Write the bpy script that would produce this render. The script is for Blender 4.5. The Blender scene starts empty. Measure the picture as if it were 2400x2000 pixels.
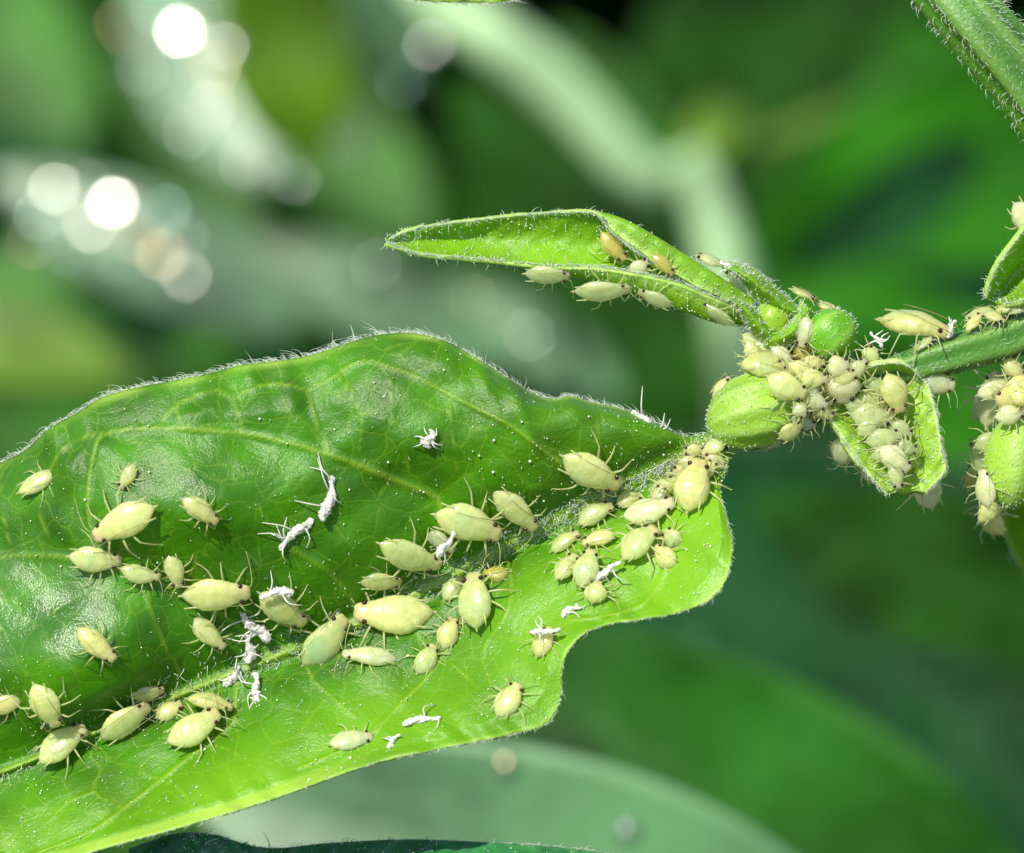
import bpy, math, random
import numpy as np
from mathutils import Vector, Matrix
from mathutils.bvhtree import BVHTree

random.seed(7)
rng = np.random.default_rng(11)
scene = bpy.context.scene
col = scene.collection
# one Blender unit is one centimetre: the picture is a 3 cm wide macro view
scene.unit_settings.system = 'METRIC'
scene.unit_settings.scale_length = 0.01

# ------------------------------------------------------------------ camera
D = 15.0                      # focus distance (cm)
K = 3.0 / 2400.0              # cm per photo pixel in the focus plane
TH = math.radians(25)
O = np.array([0.0, 0.0, 30.0])
U = np.array([1.0, 0.0, 0.0])
V = np.array([0.0, math.sin(TH), math.cos(TH)])
W = np.array([0.0, -math.cos(TH), math.sin(TH)])
cam_data = bpy.data.cameras.new('camera')
cam = bpy.data.objects.new('camera', cam_data)
col.objects.link(cam)
cp = O + D * W
cam.matrix_world = Matrix(((U[0], V[0], W[0], cp[0]), (U[1], V[1], W[1], cp[1]), (U[2], V[2], W[2], cp[2]), (0, 0, 0, 1)))
cam_data.sensor_width = 36
cam_data.lens = 36 * D / 3.0
cam_data.clip_start = 0.5
cam_data.clip_end = 5000
cam_data.dof.use_dof = True
cam_data.dof.focus_distance = D - 0.06
cam_data.dof.aperture_fstop = 0.72
scene.camera = cam

# ------------------------------------------------------------------ light
SUN_C = np.array([-0.38, 0.58, 0.80])          # towards the sun, in camera axes
sun_dir = SUN_C[0] * U + SUN_C[1] * V + SUN_C[2] * W
sun_dir = sun_dir / np.linalg.norm(sun_dir)
world = bpy.data.worlds.new('World')
scene.world = world
world.use_nodes = True
wn = world.node_tree
sky = wn.nodes.new('ShaderNodeTexSky')
sky.sky_type = 'NISHITA'
sky.sun_disc = False
sky.sun_elevation = math.asin(sun_dir[2])
sky.sun_rotation = math.atan2(sun_dir[0], sun_dir[1])
bg = wn.nodes['Background']
bg.inputs['Strength'].default_value = 0.14
wn.links.new(sky.outputs[0], bg.inputs['Color'])
sd = bpy.data.lights.new('sun', 'SUN')
sd.energy = 4.8
sd.angle = math.radians(0.5)
sd.color = (1.0, 0.945, 0.82)
sun = bpy.data.objects.new('sun', sd)
col.objects.link(sun)
sun.rotation_euler = Vector(sun_dir).to_track_quat('Z', 'Y').to_euler()
sun.location = Vector(O + sun_dir * 60)
scene.view_settings.view_transform = 'Standard'
scene.view_settings.look = 'None'
scene.view_settings.gamma = 1.0
scene.view_settings.use_curve_mapping = False
scene.view_settings.exposure = 0.25
scene.cycles.max_bounces = 8
scene.cycles.transmission_bounces = 6
scene.cycles.sample_clamp_indirect = 6.0
scene.cycles.use_denoising = True

# ------------------------------------------------------------------ helpers
def P(px, py, w=0.0):
    """photo pixel + depth towards the camera (cm) -> world point(s)"""
    px = np.asarray(px, float); py = np.asarray(py, float); w = np.asarray(w, float)
    f = (D - w) / D * K
    return (O + ((px - 1200) * f)[..., None] * U + ((1000 - py) * f)[..., None] * V + w[..., None] * W)

def PV(a):
    a = np.asarray(a, float)
    return P(a[..., 0], a[..., 1], a[..., 2])

def unit(a):
    a = np.asarray(a, float)
    return a / np.maximum(np.linalg.norm(a, axis=-1, keepdims=True), 1e-12)

def spline(pts, n, knots=False):
    """Catmull-Rom through pts, n samples evenly spaced along its length (or per knot)"""
    p = np.asarray(pts, float)
    q = np.vstack([2 * p[0] - p[1], p, 2 * p[-1] - p[-2]])
    out = []
    m = 24
    for i in range(len(p) - 1):
        t = np.linspace(0, 1, m, endpoint=False)[:, None]
        a, b, c, d = q[i], q[i + 1], q[i + 2], q[i + 3]
        out.append(0.5 * ((2 * b) + (-a + c) * t + (2 * a - 5 * b + 4 * c - d) * t ** 2 + (-a + 3 * b - 3 * c + d) * t ** 3))
    c = np.vstack(out + [p[-1:]])
    if knots:
        x = np.linspace(0, len(c) - 1, n)
        return np.stack([np.interp(x, np.arange(len(c)), c[:, k]) for k in range(c.shape[1])], 1)
    L = np.concatenate([[0], np.cumsum(np.linalg.norm(np.diff(c, axis=0), axis=1))])
    x = np.linspace(0, L[-1], n)
    return np.stack([np.interp(x, L, c[:, k]) for k in range(c.shape[1])], 1)

def sstep(x, a, b):
    t = np.clip((np.asarray(x, float) - a) / (b - a), 0, 1)
    return t * t * (3 - 2 * t)

def mesh_obj(name, v, faces, mat, parent=None, attrs=None, smooth=True, mats=None, midx=None):
    me = bpy.data.meshes.new(name)
    v = np.asarray(v, float)
    if isinstance(faces, np.ndarray):
        k = faces.shape[1]
        me.vertices.add(len(v)); me.vertices.foreach_set('co', v.astype(np.float32).ravel())
        me.loops.add(faces.size); me.loops.foreach_set('vertex_index', faces.astype(np.int32).ravel())
        me.polygons.add(len(faces))
        me.polygons.foreach_set('loop_start', np.arange(0, faces.size, k, dtype=np.int32))
        me.update(calc_edges=True)
    else:
        me.from_pydata([tuple(x) for x in v], [], faces)
    me.polygons.foreach_set('use_smooth', np.full(len(me.polygons), smooth))
    for m in (mats or [mat]):
        me.materials.append(m)
    if midx is not None:
        me.polygons.foreach_set('material_index', np.asarray(midx, np.int32))
    for an, av in (attrs or {}).items():
        at = me.attributes.new(an, 'FLOAT', 'POINT')
        at.data.foreach_set('value', np.asarray(av, np.float32))
    me.validate(); me.update()
    o = bpy.data.objects.new(name, me)
    col.objects.link(o)
    if parent is not None:
        o.parent = parent
    return o

def thing(name, label, cat, loc, group=None):
    o = bpy.data.objects.new(name, None)
    o.empty_display_size = 0.1
    col.objects.link(o)
    o.location = Vector(loc)
    o['label'] = label; o['category'] = cat
    if group: o['group'] = group
    return o

def grid_faces(nu, nv, base=0, flip=False, wrap=False):
    i, j = np.meshgrid(np.arange(nu - 1), np.arange(nv if wrap else nv - 1), indexing='ij')
    j2 = (j + 1) % nv
    a = base + i * nv + j; b = base + (i + 1) * nv + j; c = base + (i + 1) * nv + j2; d = base + i * nv + j2
    f = np.stack([a, b, c, d], -1).reshape(-1, 4)
    return f[:, ::-1].copy() if flip else f

def grid_normals(g):
    du = np.gradient(g, axis=0); dv = np.gradient(g, axis=1)
    return unit(np.cross(du, dv))

def shell(g, thick, towards=None):
    """closed thin sheet from a grid (nu,nv,3); front follows 'towards'"""
    nu, nv = g.shape[:2]
    n = grid_normals(g)
    if towards is not None and (n * towards).sum() < 0:
        n = -n; flip = True
    else:
        flip = False
    if np.ndim(thick) == 0:
        thick = np.full((nu, nv), thick)
    back = g - n * thick[..., None]
    v = np.concatenate([g.reshape(-1, 3), back.reshape(-1, 3)])
    N = nu * nv
    f1 = grid_faces(nu, nv, 0, flip)
    f2 = grid_faces(nu, nv, N, not flip)
    idx = np.arange(N).reshape(nu, nv)
    ring = np.concatenate([idx[:-1, 0], idx[-1, :-1], idx[:0:-1, -1], idx[0, :0:-1]])
    nxt = np.roll(ring, -1)
    side = np.stack([ring, nxt, nxt + N, ring + N], -1)
    if not flip:
        side = side[:, ::-1]
    return v, np.concatenate([f1, f2, side]), n

def tube_grid(path, rad, seg=16, ref=None, shape=None, close_tip=True):
    """ring grid around a path; shape(theta, i) multiplies the radius"""
    p = np.asarray(path, float)
    t = unit(np.gradient(p, axis=0))
    ref = W if ref is None else ref
    a = unit(np.cross(t, ref)); b = np.cross(a, t)
    th = np.linspace(0, 2 * math.pi, seg, endpoint=False)
    rad = np.broadcast_to(np.asarray(rad, float), (len(p),))
    r = np.repeat(rad[:, None], seg, 1)
    if shape is not None:
        r = r * shape(th[None, :], np.linspace(0, 1, len(p))[:, None])
    g = p[:, None, :] + r[..., None] * (np.cos(th)[None, :, None] * a[:, None, :] + np.sin(th)[None, :, None] * b[:, None, :])
    return g

def tube_mesh(path, rad, seg=16, ref=None, shape=None):
    g = tube_grid(path, rad, seg, ref, shape)
    n = len(path)
    v = g.reshape(-1, 3)
    f = [tuple(x) for x in grid_faces(n, seg, 0, False, True)]
    f.append(tuple(range(seg))); f.append(tuple(range((n - 1) * seg, n * seg))[::-1])
    return v, f, g

def hairs(base, dirs, bend, length, radius, nseg=5):
    """many tapered curved hairs in one mesh"""
    base = np.asarray(base, float); N = len(base)
    q = np.linspace(0, 1, nseg)[None, :, None]
    L = np.broadcast_to(np.asarray(length, float), (N,))[:, None, None]
    d = unit(dirs)[:, None, :]; b = np.asarray(bend, float)[:, None, :]
    c = base[:, None, :] + L * (d * (q - 0.35 * q ** 2) + b * q ** 2)
    t = unit(np.gradient(c, axis=1))
    ref = unit(rng.normal(size=(N, 1, 3)))
    e1 = unit(np.cross(t, ref)); e2 = np.cross(t, e1)
    r = np.broadcast_to(np.asarray(radius, float), (N,))[:, None, None] * (1 - 0.75 * q)
    ang = [0, 2.094, 4.189]
    v = np.stack([c + r * (math.cos(x) * e1 + math.sin(x) * e2) for x in ang], 2)   # N,nseg,3,3
    v = v.reshape(-1, 3)
    i = (np.arange(N) * nseg * 3)[:, None, None]
    j = np.arange(nseg - 1)[None, :, None] * 3
    k = np.arange(3)[None, None, :]; k2 = (k + 1) % 3
    f = np.stack([i + j + k, i + j + k2, i + j + 3 + k2, i + j + 3 + k], -1).reshape(-1, 4)
    return v, f

ICO_V = None
def dots(points, radius):
    """many tiny beads in one mesh (icosahedra)"""
    p = (1 + 5 ** .5) / 2
    iv = unit(np.array([(-1, p, 0), (1, p, 0), (-1, -p, 0), (1, -p, 0), (0, -1, p), (0, 1, p), (0, -1, -p), (0, 1, -p), (p, 0, -1), (p, 0, 1), (-p, 0, -1), (-p, 0, 1)], float))
    fi = np.array([(0, 11, 5), (0, 5, 1), (0, 1, 7), (0, 7, 10), (0, 10, 11), (1, 5, 9), (5, 11, 4), (11, 10, 2), (10, 7, 6), (7, 1, 8), (3, 9, 4), (3, 4, 2), (3, 2, 6), (3, 6, 8), (3, 8, 9), (4, 9, 5), (2, 4, 11), (6, 2, 10), (8, 6, 7), (9, 8, 1)])
    points = np.asarray(points); N = len(points)
    r = np.broadcast_to(np.asarray(radius, float), (N,))
    v = (points[:, None, :] + r[:, None, None] * iv[None]).reshape(-1, 3)
    f = (np.arange(N)[:, None, None] * 12 + fi[None]).reshape(-1, 3)
    return v, f

def hair_part(parent, name, v, f, mat):
    o = mesh_obj(name, v, f, mat, parent)
    o['kind'] = 'stuff'
    return o

# ------------------------------------------------------------------ materials
class NT:
    def __init__(s, name):
        s.m = bpy.data.materials.new(name); s.m.use_nodes = True
        s.t = s.m.node_tree; s.t.nodes.clear()
        s.out = s.t.nodes.new('ShaderNodeOutputMaterial')
    def n(s, typ, **kw):
        nd = s.t.nodes.new('ShaderNode' + typ)
        for k, v in kw.items():
            if k in nd.inputs: nd.inputs[k].default_value = v
            else: setattr(nd, k, v)
        return nd
    def l(s, a, b): s.t.links.new(a, b)
    def ramp(s, fac, stops):
        r = s.n('ValToRGB')
        while len(r.color_ramp.elements) < len(stops): r.color_ramp.elements.new(0.5)
        for e, (p, c) in zip(r.color_ramp.elements, stops):
            e.position = p; e.color = (*c, 1) if len(c) == 3 else c
        s.l(fac, r.inputs[0]); return r.outputs[0]
    def mix(s, fac, a, b, mode='MIX'):
        m = s.n('Mix'); m.data_type = 'RGBA'; m.blend_type = mode
        for sock, val in ((m.inputs[0], fac), (m.inputs[6], a), (m.inputs[7], b)):
            if hasattr(val, 'is_linked') or hasattr(val, 'links'): s.l(val, sock)
            elif isinstance(val, tuple): sock.default_value = (*val, 1)
            else: sock.default_value = val
        return m.outputs[2]
    def math(s, op, a, b=0.0, clamp=False):
        m = s.n('Math'); m.operation = op; m.use_clamp = clamp
        for sock, val in ((m.inputs[0], a), (m.inputs[1], b)):
            if hasattr(val, 'links'): s.l(val, sock)
            else: sock.default_value = val
        return m.outputs[0]

def leaf_mat(name, base, vein, trans, tfac=0.3, young=None, rough=0.4, spec=0.5, cell=13.0, veinmix=0.35, bump=0.25, grain=330.0, mottle=0.35, blister=None, pucker=0.0, nscale=6.0):
    t = NT(name)
    tc = t.n('TexCoord')
    at = t.n('Attribute', attribute_name='vein'); ed = t.n('Attribute', attribute_name='edge')
    n1 = t.n('TexNoise', Scale=nscale, Detail=4.0); t.l(tc.outputs['Object'], n1.inputs['Vector'])
    dark = tuple(c * (1 - mottle) for c in base); lite = tuple(min(1, c * (1 + mottle)) for c in base)
    c = t.ramp(n1.outputs[0], [(0.3, dark), (0.7, lite)])
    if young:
        ya = t.n('Attribute', attribute_name='young'); c = t.mix(ya.outputs['Fac'], c, young)  # paler tint for young tissue and for the painted glow of the lit half
    # fine net of small veins
    nw = t.n('TexNoise', Scale=9.0, Detail=2.0); t.l(tc.outputs['Object'], nw.inputs['Vector'])
    add = t.n('MixRGB', blend_type='ADD'); add.inputs[0].default_value = 0.06
    t.l(tc.outputs['Object'], add.inputs[1]); t.l(nw.outputs[1], add.inputs[2])
    vo = t.n('TexVoronoi', feature='DISTANCE_TO_EDGE', Scale=cell); t.l(add.outputs[0], vo.inputs['Vector'])
    net = t.ramp(vo.outputs['Distance'], [(0.0, (1, 1, 1)), (0.035, (0, 0, 0))])
    netf = t.math('MULTIPLY', net, veinmix)
    c = t.mix(netf, c, vein)
    vf = t.math('MULTIPLY', at.outputs['Fac'], 0.75, True)
    c = t.mix(vf, c, vein)
    pale = tuple(min(1, x * 1.25 + 0.06) for x in vein)
    c = t.mix(ed.outputs['Fac'], c, pale)
    g = t.n('TexNoise', Scale=grain, Detail=2.0); t.l(tc.outputs['Object'], g.inputs['Vector'])
    g2 = t.n('TexVoronoi', Scale=grain * 0.45); t.l(tc.outputs['Object'], g2.inputs['Vector'])
    h = t.math('ADD', g.outputs[0], t.math('MULTIPLY', g2.outputs['Distance'], 0.8))
    b = t.n('Bump', Strength=bump, Distance=0.004); t.l(h, b.inputs['Height'])
    nrm = b.outputs[0]
    if pucker:
        vs = t.n('TexVoronoi', feature='DISTANCE_TO_EDGE', Scale=cell * 2.6); t.l(add.outputs[0], vs.inputs['Vector'])
        pk = t.math('ADD', t.math('MINIMUM', vo.outputs['Distance'], .22), t.math('MULTIPLY', t.math('MINIMUM', vs.outputs['Distance'], .2), .5))
        b3 = t.n('Bump', Strength=pucker, Distance=0.05); t.l(pk, b3.inputs['Height']); t.l(b.outputs[0], b3.inputs['Normal'])
        nrm = b3.outputs[0]
    if blister:
        bn = t.n('TexNoise', Scale=blister[0], Detail=1.0); t.l(tc.outputs['Object'], bn.inputs['Vector'])
        b2 = t.n('Bump', Strength=blister[1], Distance=blister[2]); t.l(bn.outputs[0], b2.inputs['Height']); t.l(b.outputs[0], b2.inputs['Normal'])
        nrm = b2.outputs[0]
    p = t.n('BsdfPrincipled', Roughness=rough); p.inputs['Specular IOR Level'].default_value = spec
    t.l(c, p.inputs['Base Color']); t.l(nrm, p.inputs['Normal'])
    if young:      # sticky honeydew film: smoother, shinier smears on the blade
        fa = t.n('Attribute', attribute_name='film')
        fn = t.n('TexNoise', Scale=5.0, Detail=3.0); t.l(tc.outputs['Object'], fn.inputs['Vector'])
        ff = t.math('MULTIPLY', fa.outputs['Fac'], t.math('MULTIPLY', fn.outputs[0], 1.8, True), True)
        t.l(t.math('SUBTRACT', rough, t.math('MULTIPLY', ff, .14)), p.inputs['Roughness'])
        t.l(t.math('ADD', spec, t.math('MULTIPLY', ff, .55)), p.inputs['Specular IOR Level'])
    tr = t.n('BsdfTranslucent', Color=(*trans, 1)); t.l(nrm, tr.inputs['Normal'])
    mx = t.n('MixShader', Fac=tfac); t.l(p.outputs[0], mx.inputs[1]); t.l(tr.outputs[0], mx.inputs[2])
    t.l(mx.outputs[0], t.out.inputs[0])
    return t.m

def simple_mat(name, base, rough=0.4, trans=None, tfac=0.0, spec=0.5, sss=0.0, srad=(1, 1, .4), sscale=0.02, noise=None, bump=None, alpha=1.0):
    t = NT(name)
    p = t.n('BsdfPrincipled', Roughness=rough); p.inputs['Specular IOR Level'].default_value = spec
    p.inputs['Base Color'].default_value = (*base, 1)
    p.inputs['Subsurface Weight'].default_value = sss
    p.inputs['Subsurface Radius'].default_value = srad
    p.inputs['Subsurface Scale'].default_value = sscale
    p.inputs['Alpha'].default_value = alpha
    tc = t.n('TexCoord')
    if noise:
        n1 = t.n('TexNoise', Scale=noise[0], Detail=3.0); t.l(tc.outputs['Object'], n1.inputs['Vector'])
        c = t.ramp(n1.outputs[0], [(0.3, base), (0.7, noise[1])]); t.l(c, p.inputs['Base Color'])
    if bump:
        n2 = t.n('TexNoise', Scale=bump[0], Detail=3.0); t.l(tc.outputs['Object'], n2.inputs['Vector'])
        b = t.n('Bump', Strength=bump[1], Distance=bump[2]); t.l(n2.outputs[0], b.inputs['Height']); t.l(b.outputs[0], p.inputs['Normal'])
    if tfac:
        tr = t.n('BsdfTranslucent', Color=(*trans, 1))
        mx = t.n('MixShader', Fac=tfac); t.l(p.outputs[0], mx.inputs[1]); t.l(tr.outputs[0], mx.inputs[2]); t.l(mx.outputs[0], t.out.inputs[0])
    else:
        t.l(p.outputs[0], t.out.inputs[0])
    return t.m

M_LEAF = leaf_mat('leaf_green', (0.050, 0.195, 0.0010), (0.36, 0.55, 0.04), (0.30, 0.62, 0.006), tfac=0.24, rough=0.38, spec=0.42, cell=10, mottle=0.42, veinmix=0.18, bump=0.30, pucker=0.11, grain=330, young=(0.19, 0.45, 0.010))  # young tint also paints the sunlit lower half brighter
M_YOUNG = leaf_mat('young_leaf_green', (0.20, 0.44, 0.012), (0.40, 0.60, 0.10), (0.42, 0.70, 0.02), tfac=0.32, rough=0.42, cell=16, mottle=0.25, veinmix=0.15, bump=0.4, grain=200)
M_PALE = leaf_mat('pale_young_green', (0.32, 0.56, 0.05), (0.52, 0.72, 0.20), (0.50, 0.74, 0.06), tfac=0.28, rough=0.4, cell=20, mottle=0.22, veinmix=0.2, bump=0.5, grain=160)
M_DARK = leaf_mat('dark_leaf', (0.030, 0.19, 0.045), (0.05, 0.16, 0.06), (0.03, 0.16, 0.02), tfac=0.15, rough=0.45, spec=.3, mottle=0.3, bump=0.3, grain=120)
M_STEM = leaf_mat('stem_green', (0.055, 0.19, 0.012), (0.17, 0.33, 0.06), (0.2, 0.45, 0.03), tfac=0.10, rough=0.45, mottle=0.25, veinmix=0.05, bump=0.5, grain=140)
M_BUD = leaf_mat('bud_green', (0.13, 0.42, 0.008), (0.34, 0.56, 0.10), (0.3, 0.6, 0.04), tfac=0.12, rough=0.35, mottle=0.2, veinmix=0.0, bump=0.5, grain=120)
M_YBUD = leaf_mat('yellow_bud', (0.30, 0.52, 0.02), (0.45, 0.62, 0.10), (0.5, 0.7, 0.03), tfac=0.25, rough=0.35, mottle=0.2, veinmix=0.0, bump=0.3, grain=120)
M_HAIR = simple_mat('plant_hair', (0.78, 0.86, 0.74), 0.3, (0.8, 0.9, 0.75), 0.45)
M_GLAND = simple_mat('gland_bead', (0.80, 0.86, 0.62), 0.12, (0.8, 0.9, 0.6), 0.2, spec=0.8)
M_SKIN = simple_mat('shed_skin', (0.95, 0.94, 0.88), 0.4, (0.97, 0.96, 0.90), 0.35, bump=(150, 0.8, 0.008), alpha=.88)
M_SKINLEG = simple_mat('shed_skin_leg', (0.84, 0.85, 0.78), 0.3, (0.9, 0.9, 0.84), 0.4)
M_EYE = simple_mat('aphid_eye', (0.025, 0.006, 0.004), 0.15, spec=0.6)
M_ANT = simple_mat('aphid_antenna', (0.30, 0.28, 0.12), 0.35, (0.6, 0.6, 0.3), 0.3)
M_SOIL = simple_mat('soil', (0.018, 0.016, 0.008), 0.95, noise=(0.35, (0.03, 0.035, 0.012)), bump=(1.2, 0.8, 0.6))

def aphid_mat(name, base, gut, head, sss=0.85, glass=.16):
    t = NT(name)
    oi = t.n('ObjectInfo')
    tc = t.n('TexCoord')
    a1 = t.n('Attribute', attribute_name='gut'); a2 = t.n('Attribute', attribute_name='head'); a3 = t.n('Attribute', attribute_name='line')
    n1 = t.n('TexNoise', Scale=38.0, Detail=3.0); t.l(tc.outputs['Object'], n1.inputs['Vector'])
    c = t.ramp(n1.outputs[0], [(0.3, tuple(x * k for x, k in zip(base, (.74, .84, .72)))), (0.7, tuple(min(1, x * 1.12) for x in base))])
    gf = t.math('MULTIPLY', a1.outputs['Fac'], t.math('ADD', t.math('MULTIPLY', oi.outputs['Random'], 0.5), 0.35), True)
    c = t.mix(gf, c, gut)
    c = t.mix(t.math('MULTIPLY', a2.outputs['Fac'], 0.65), c, head)
    c = t.mix(t.math('MULTIPLY', a3.outputs['Fac'], 0.5), c, tuple(x * 0.45 for x in base))
    hs = t.n('HueSaturation'); t.l(c, hs.inputs['Color'])
    t.l(t.math('ADD', t.math('MULTIPLY', oi.outputs['Random'], 0.025), 0.4875), hs.inputs['Hue'])
    t.l(t.math('ADD', t.math('MULTIPLY', oi.outputs['Random'], -0.2), 1.1), hs.inputs['Value'])
    n2 = t.n('TexNoise', Scale=95.0, Detail=3.0); t.l(tc.outputs['Object'], n2.inputs['Vector'])
    b = t.n('Bump', Strength=0.35, Distance=0.004); t.l(n2.outputs[0], b.inputs['Height'])
    p = t.n('BsdfPrincipled', Roughness=0.30); p.inputs['Specular IOR Level'].default_value = 0.5
    p.inputs['Coat Weight'].default_value = 0.7; p.inputs['Coat Roughness'].default_value = 0.08
    t.l(hs.outputs[0], p.inputs['Base Color']); t.l(b.outputs[0], p.inputs['Normal'])
    p.inputs['Subsurface Weight'].default_value = sss
    p.inputs['Subsurface Radius'].default_value = (1.0, 0.9, 0.35)
    p.inputs['Subsurface Scale'].default_value = 0.05
    tp = t.n('BsdfTransparent', Color=(.96, .98, .84, 1))
    tl = t.n('BsdfTranslucent'); t.l(hs.outputs[0], tl.inputs['Color'])
    m0 = t.n('MixShader', Fac=.22); t.l(p.outputs[0], m0.inputs[1]); t.l(tl.outputs[0], m0.inputs[2])
    mx = t.n('MixShader', Fac=glass); t.l(m0.outputs[0], mx.inputs[1]); t.l(tp.outputs[0], mx.inputs[2])
    t.l(mx.outputs[0], t.out.inputs[0])
    return t.m

A_MATS = {
    'g': aphid_mat('aphid_pale_green', (0.76, 0.77, 0.33), (0.46, 0.68, 0.32), (0.70, 0.58, 0.27), glass=.20),
    'y': aphid_mat('aphid_yellow', (0.78, 0.74, 0.30), (0.56, 0.68, 0.28), (0.70, 0.54, 0.24), glass=.20),
    'a': aphid_mat('aphid_amber', (0.70, 0.57, 0.14), (0.56, 0.55, 0.14), (0.62, 0.46, 0.14), glass=.28),
    'w': aphid_mat('aphid_whitish', (0.80, 0.79, 0.45), (0.60, 0.72, 0.38), (0.70, 0.60, 0.35), glass=.20),
    't': aphid_mat('aphid_glassy', (0.70, 0.74, 0.37), (0.50, 0.67, 0.32), (0.62, 0.55, 0.29), glass=.36),
}
M_ALEG = simple_mat('aphid_leg', (0.66, 0.70, 0.34), 0.25, (0.85, 0.88, 0.55), 0.45, alpha=.68)

# ------------------------------------------------------------------ ground
n = 60
gx, gy = np.meshgrid(np.linspace(-1, 1, n), np.linspace(-1, 1, n), indexing='ij')
gx = np.sign(gx) * np.abs(gx) ** 3 * 2500; gy = np.sign(gy) * np.abs(gy) ** 3 * 2500
gz = 0.6 * np.sin(gx * 0.21) * np.cos(gy * 0.17) + rng.normal(size=gx.shape) * 0.25
g = np.stack([gx, gy, gz], -1)
soil = mesh_obj('ground', g.reshape(-1, 3), grid_faces(n, n), M_SOIL)
soil['kind'] = 'structure'

# ------------------------------------------------------------------ the infested plant
plant = thing('infested_plant', 'green plant shoot with hairy stem, buds and a broad leaf covered in pale aphids', 'plant', P(2900, 3600, -2) * [1, 1, 0])
plant_inv = Matrix.Translation(-plant.location)
host_v, host_f, host_n = [], [], 0
def add_host(v, f):
    global host_n
    host_v.append(np.asarray(v)); host_f.extend([tuple(int(i) + host_n for i in q) for q in f]); host_n += len(v)

def plant_part(name, v, f, mat, parent=None, attrs=None, host=True):
    """a part of the plant given in world coordinates"""
    off = np.array(plant.location)
    o = mesh_obj(name, np.asarray(v) - off, f, mat, parent or plant, attrs)
    if host: add_host(v, f)
    return o
def plant_stuff(name, v, f, mat, parent):
    o = mesh_obj(name, np.asarray(v) - np.array(plant.location), f, mat, parent)
    o['kind'] = 'stuff'
    return o

# --- main leaf (traced in photo pixels, folded in a shallow V along its midrib)
s87 = 8 / 7
mid_px = [(1690, 1032), (1600, 1075), (1520, 1110), (1420, 1160), (1320, 1208), (1180, 1285), (1000, 1380), (850, 1455), (700, 1517), (560, 1572), (430, 1625), (250, 1705), (80, 1780), (-100, 1850), (-350, 1960), (-640, 2090), (-900, 2230)]
up_px = [(1676, 1006)] + [(x * s87, y * s87) for x, y in [(1430, 894), (1390, 889), (1350, 869), (1310, 850), (1260, 835), (1210, 824), (1170, 812), (1130, 818), (1090, 805), (1050, 780), (1010, 755), (970, 730), (920, 702), (870, 687), (820, 683), (760, 690), (700, 708), (640, 728), (570, 740), (500, 748), (420, 768), (350, 782), (280, 795), (210, 815), (160, 845), (100, 880), (50, 925), (0, 950), (-80, 1000), (-200, 1090), (-330, 1220), (-470, 1420), (-620, 1650)]] + [(-820, 2080), (-900, 2230)]
lo_px = [(1706, 1058)] + [(x * s87, y * s87) for x, y in [(1488, 960), (1477, 1000), (1484, 1040), (1496, 1085), (1502, 1120), (1497, 1160), (1480, 1205), (1450, 1233), (1400, 1254), (1350, 1264), (1300, 1272), (1250, 1280), (1210, 1292), (1180, 1315), (1160, 1345), (1151, 1380), (1150, 1425), (1140, 1460), (1115, 1487), (1060, 1503), (1000, 1516), (940, 1528), (880, 1540), (800, 1556), (720, 1580), (640, 1609), (560, 1638), (480, 1664), (400, 1688), (320, 1710), (240, 1732), (160, 1755), (60, 1780), (-60, 1806), (-250, 1850), (-480, 1900), (-680, 1940)]] + [(-900, 2230)]
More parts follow.
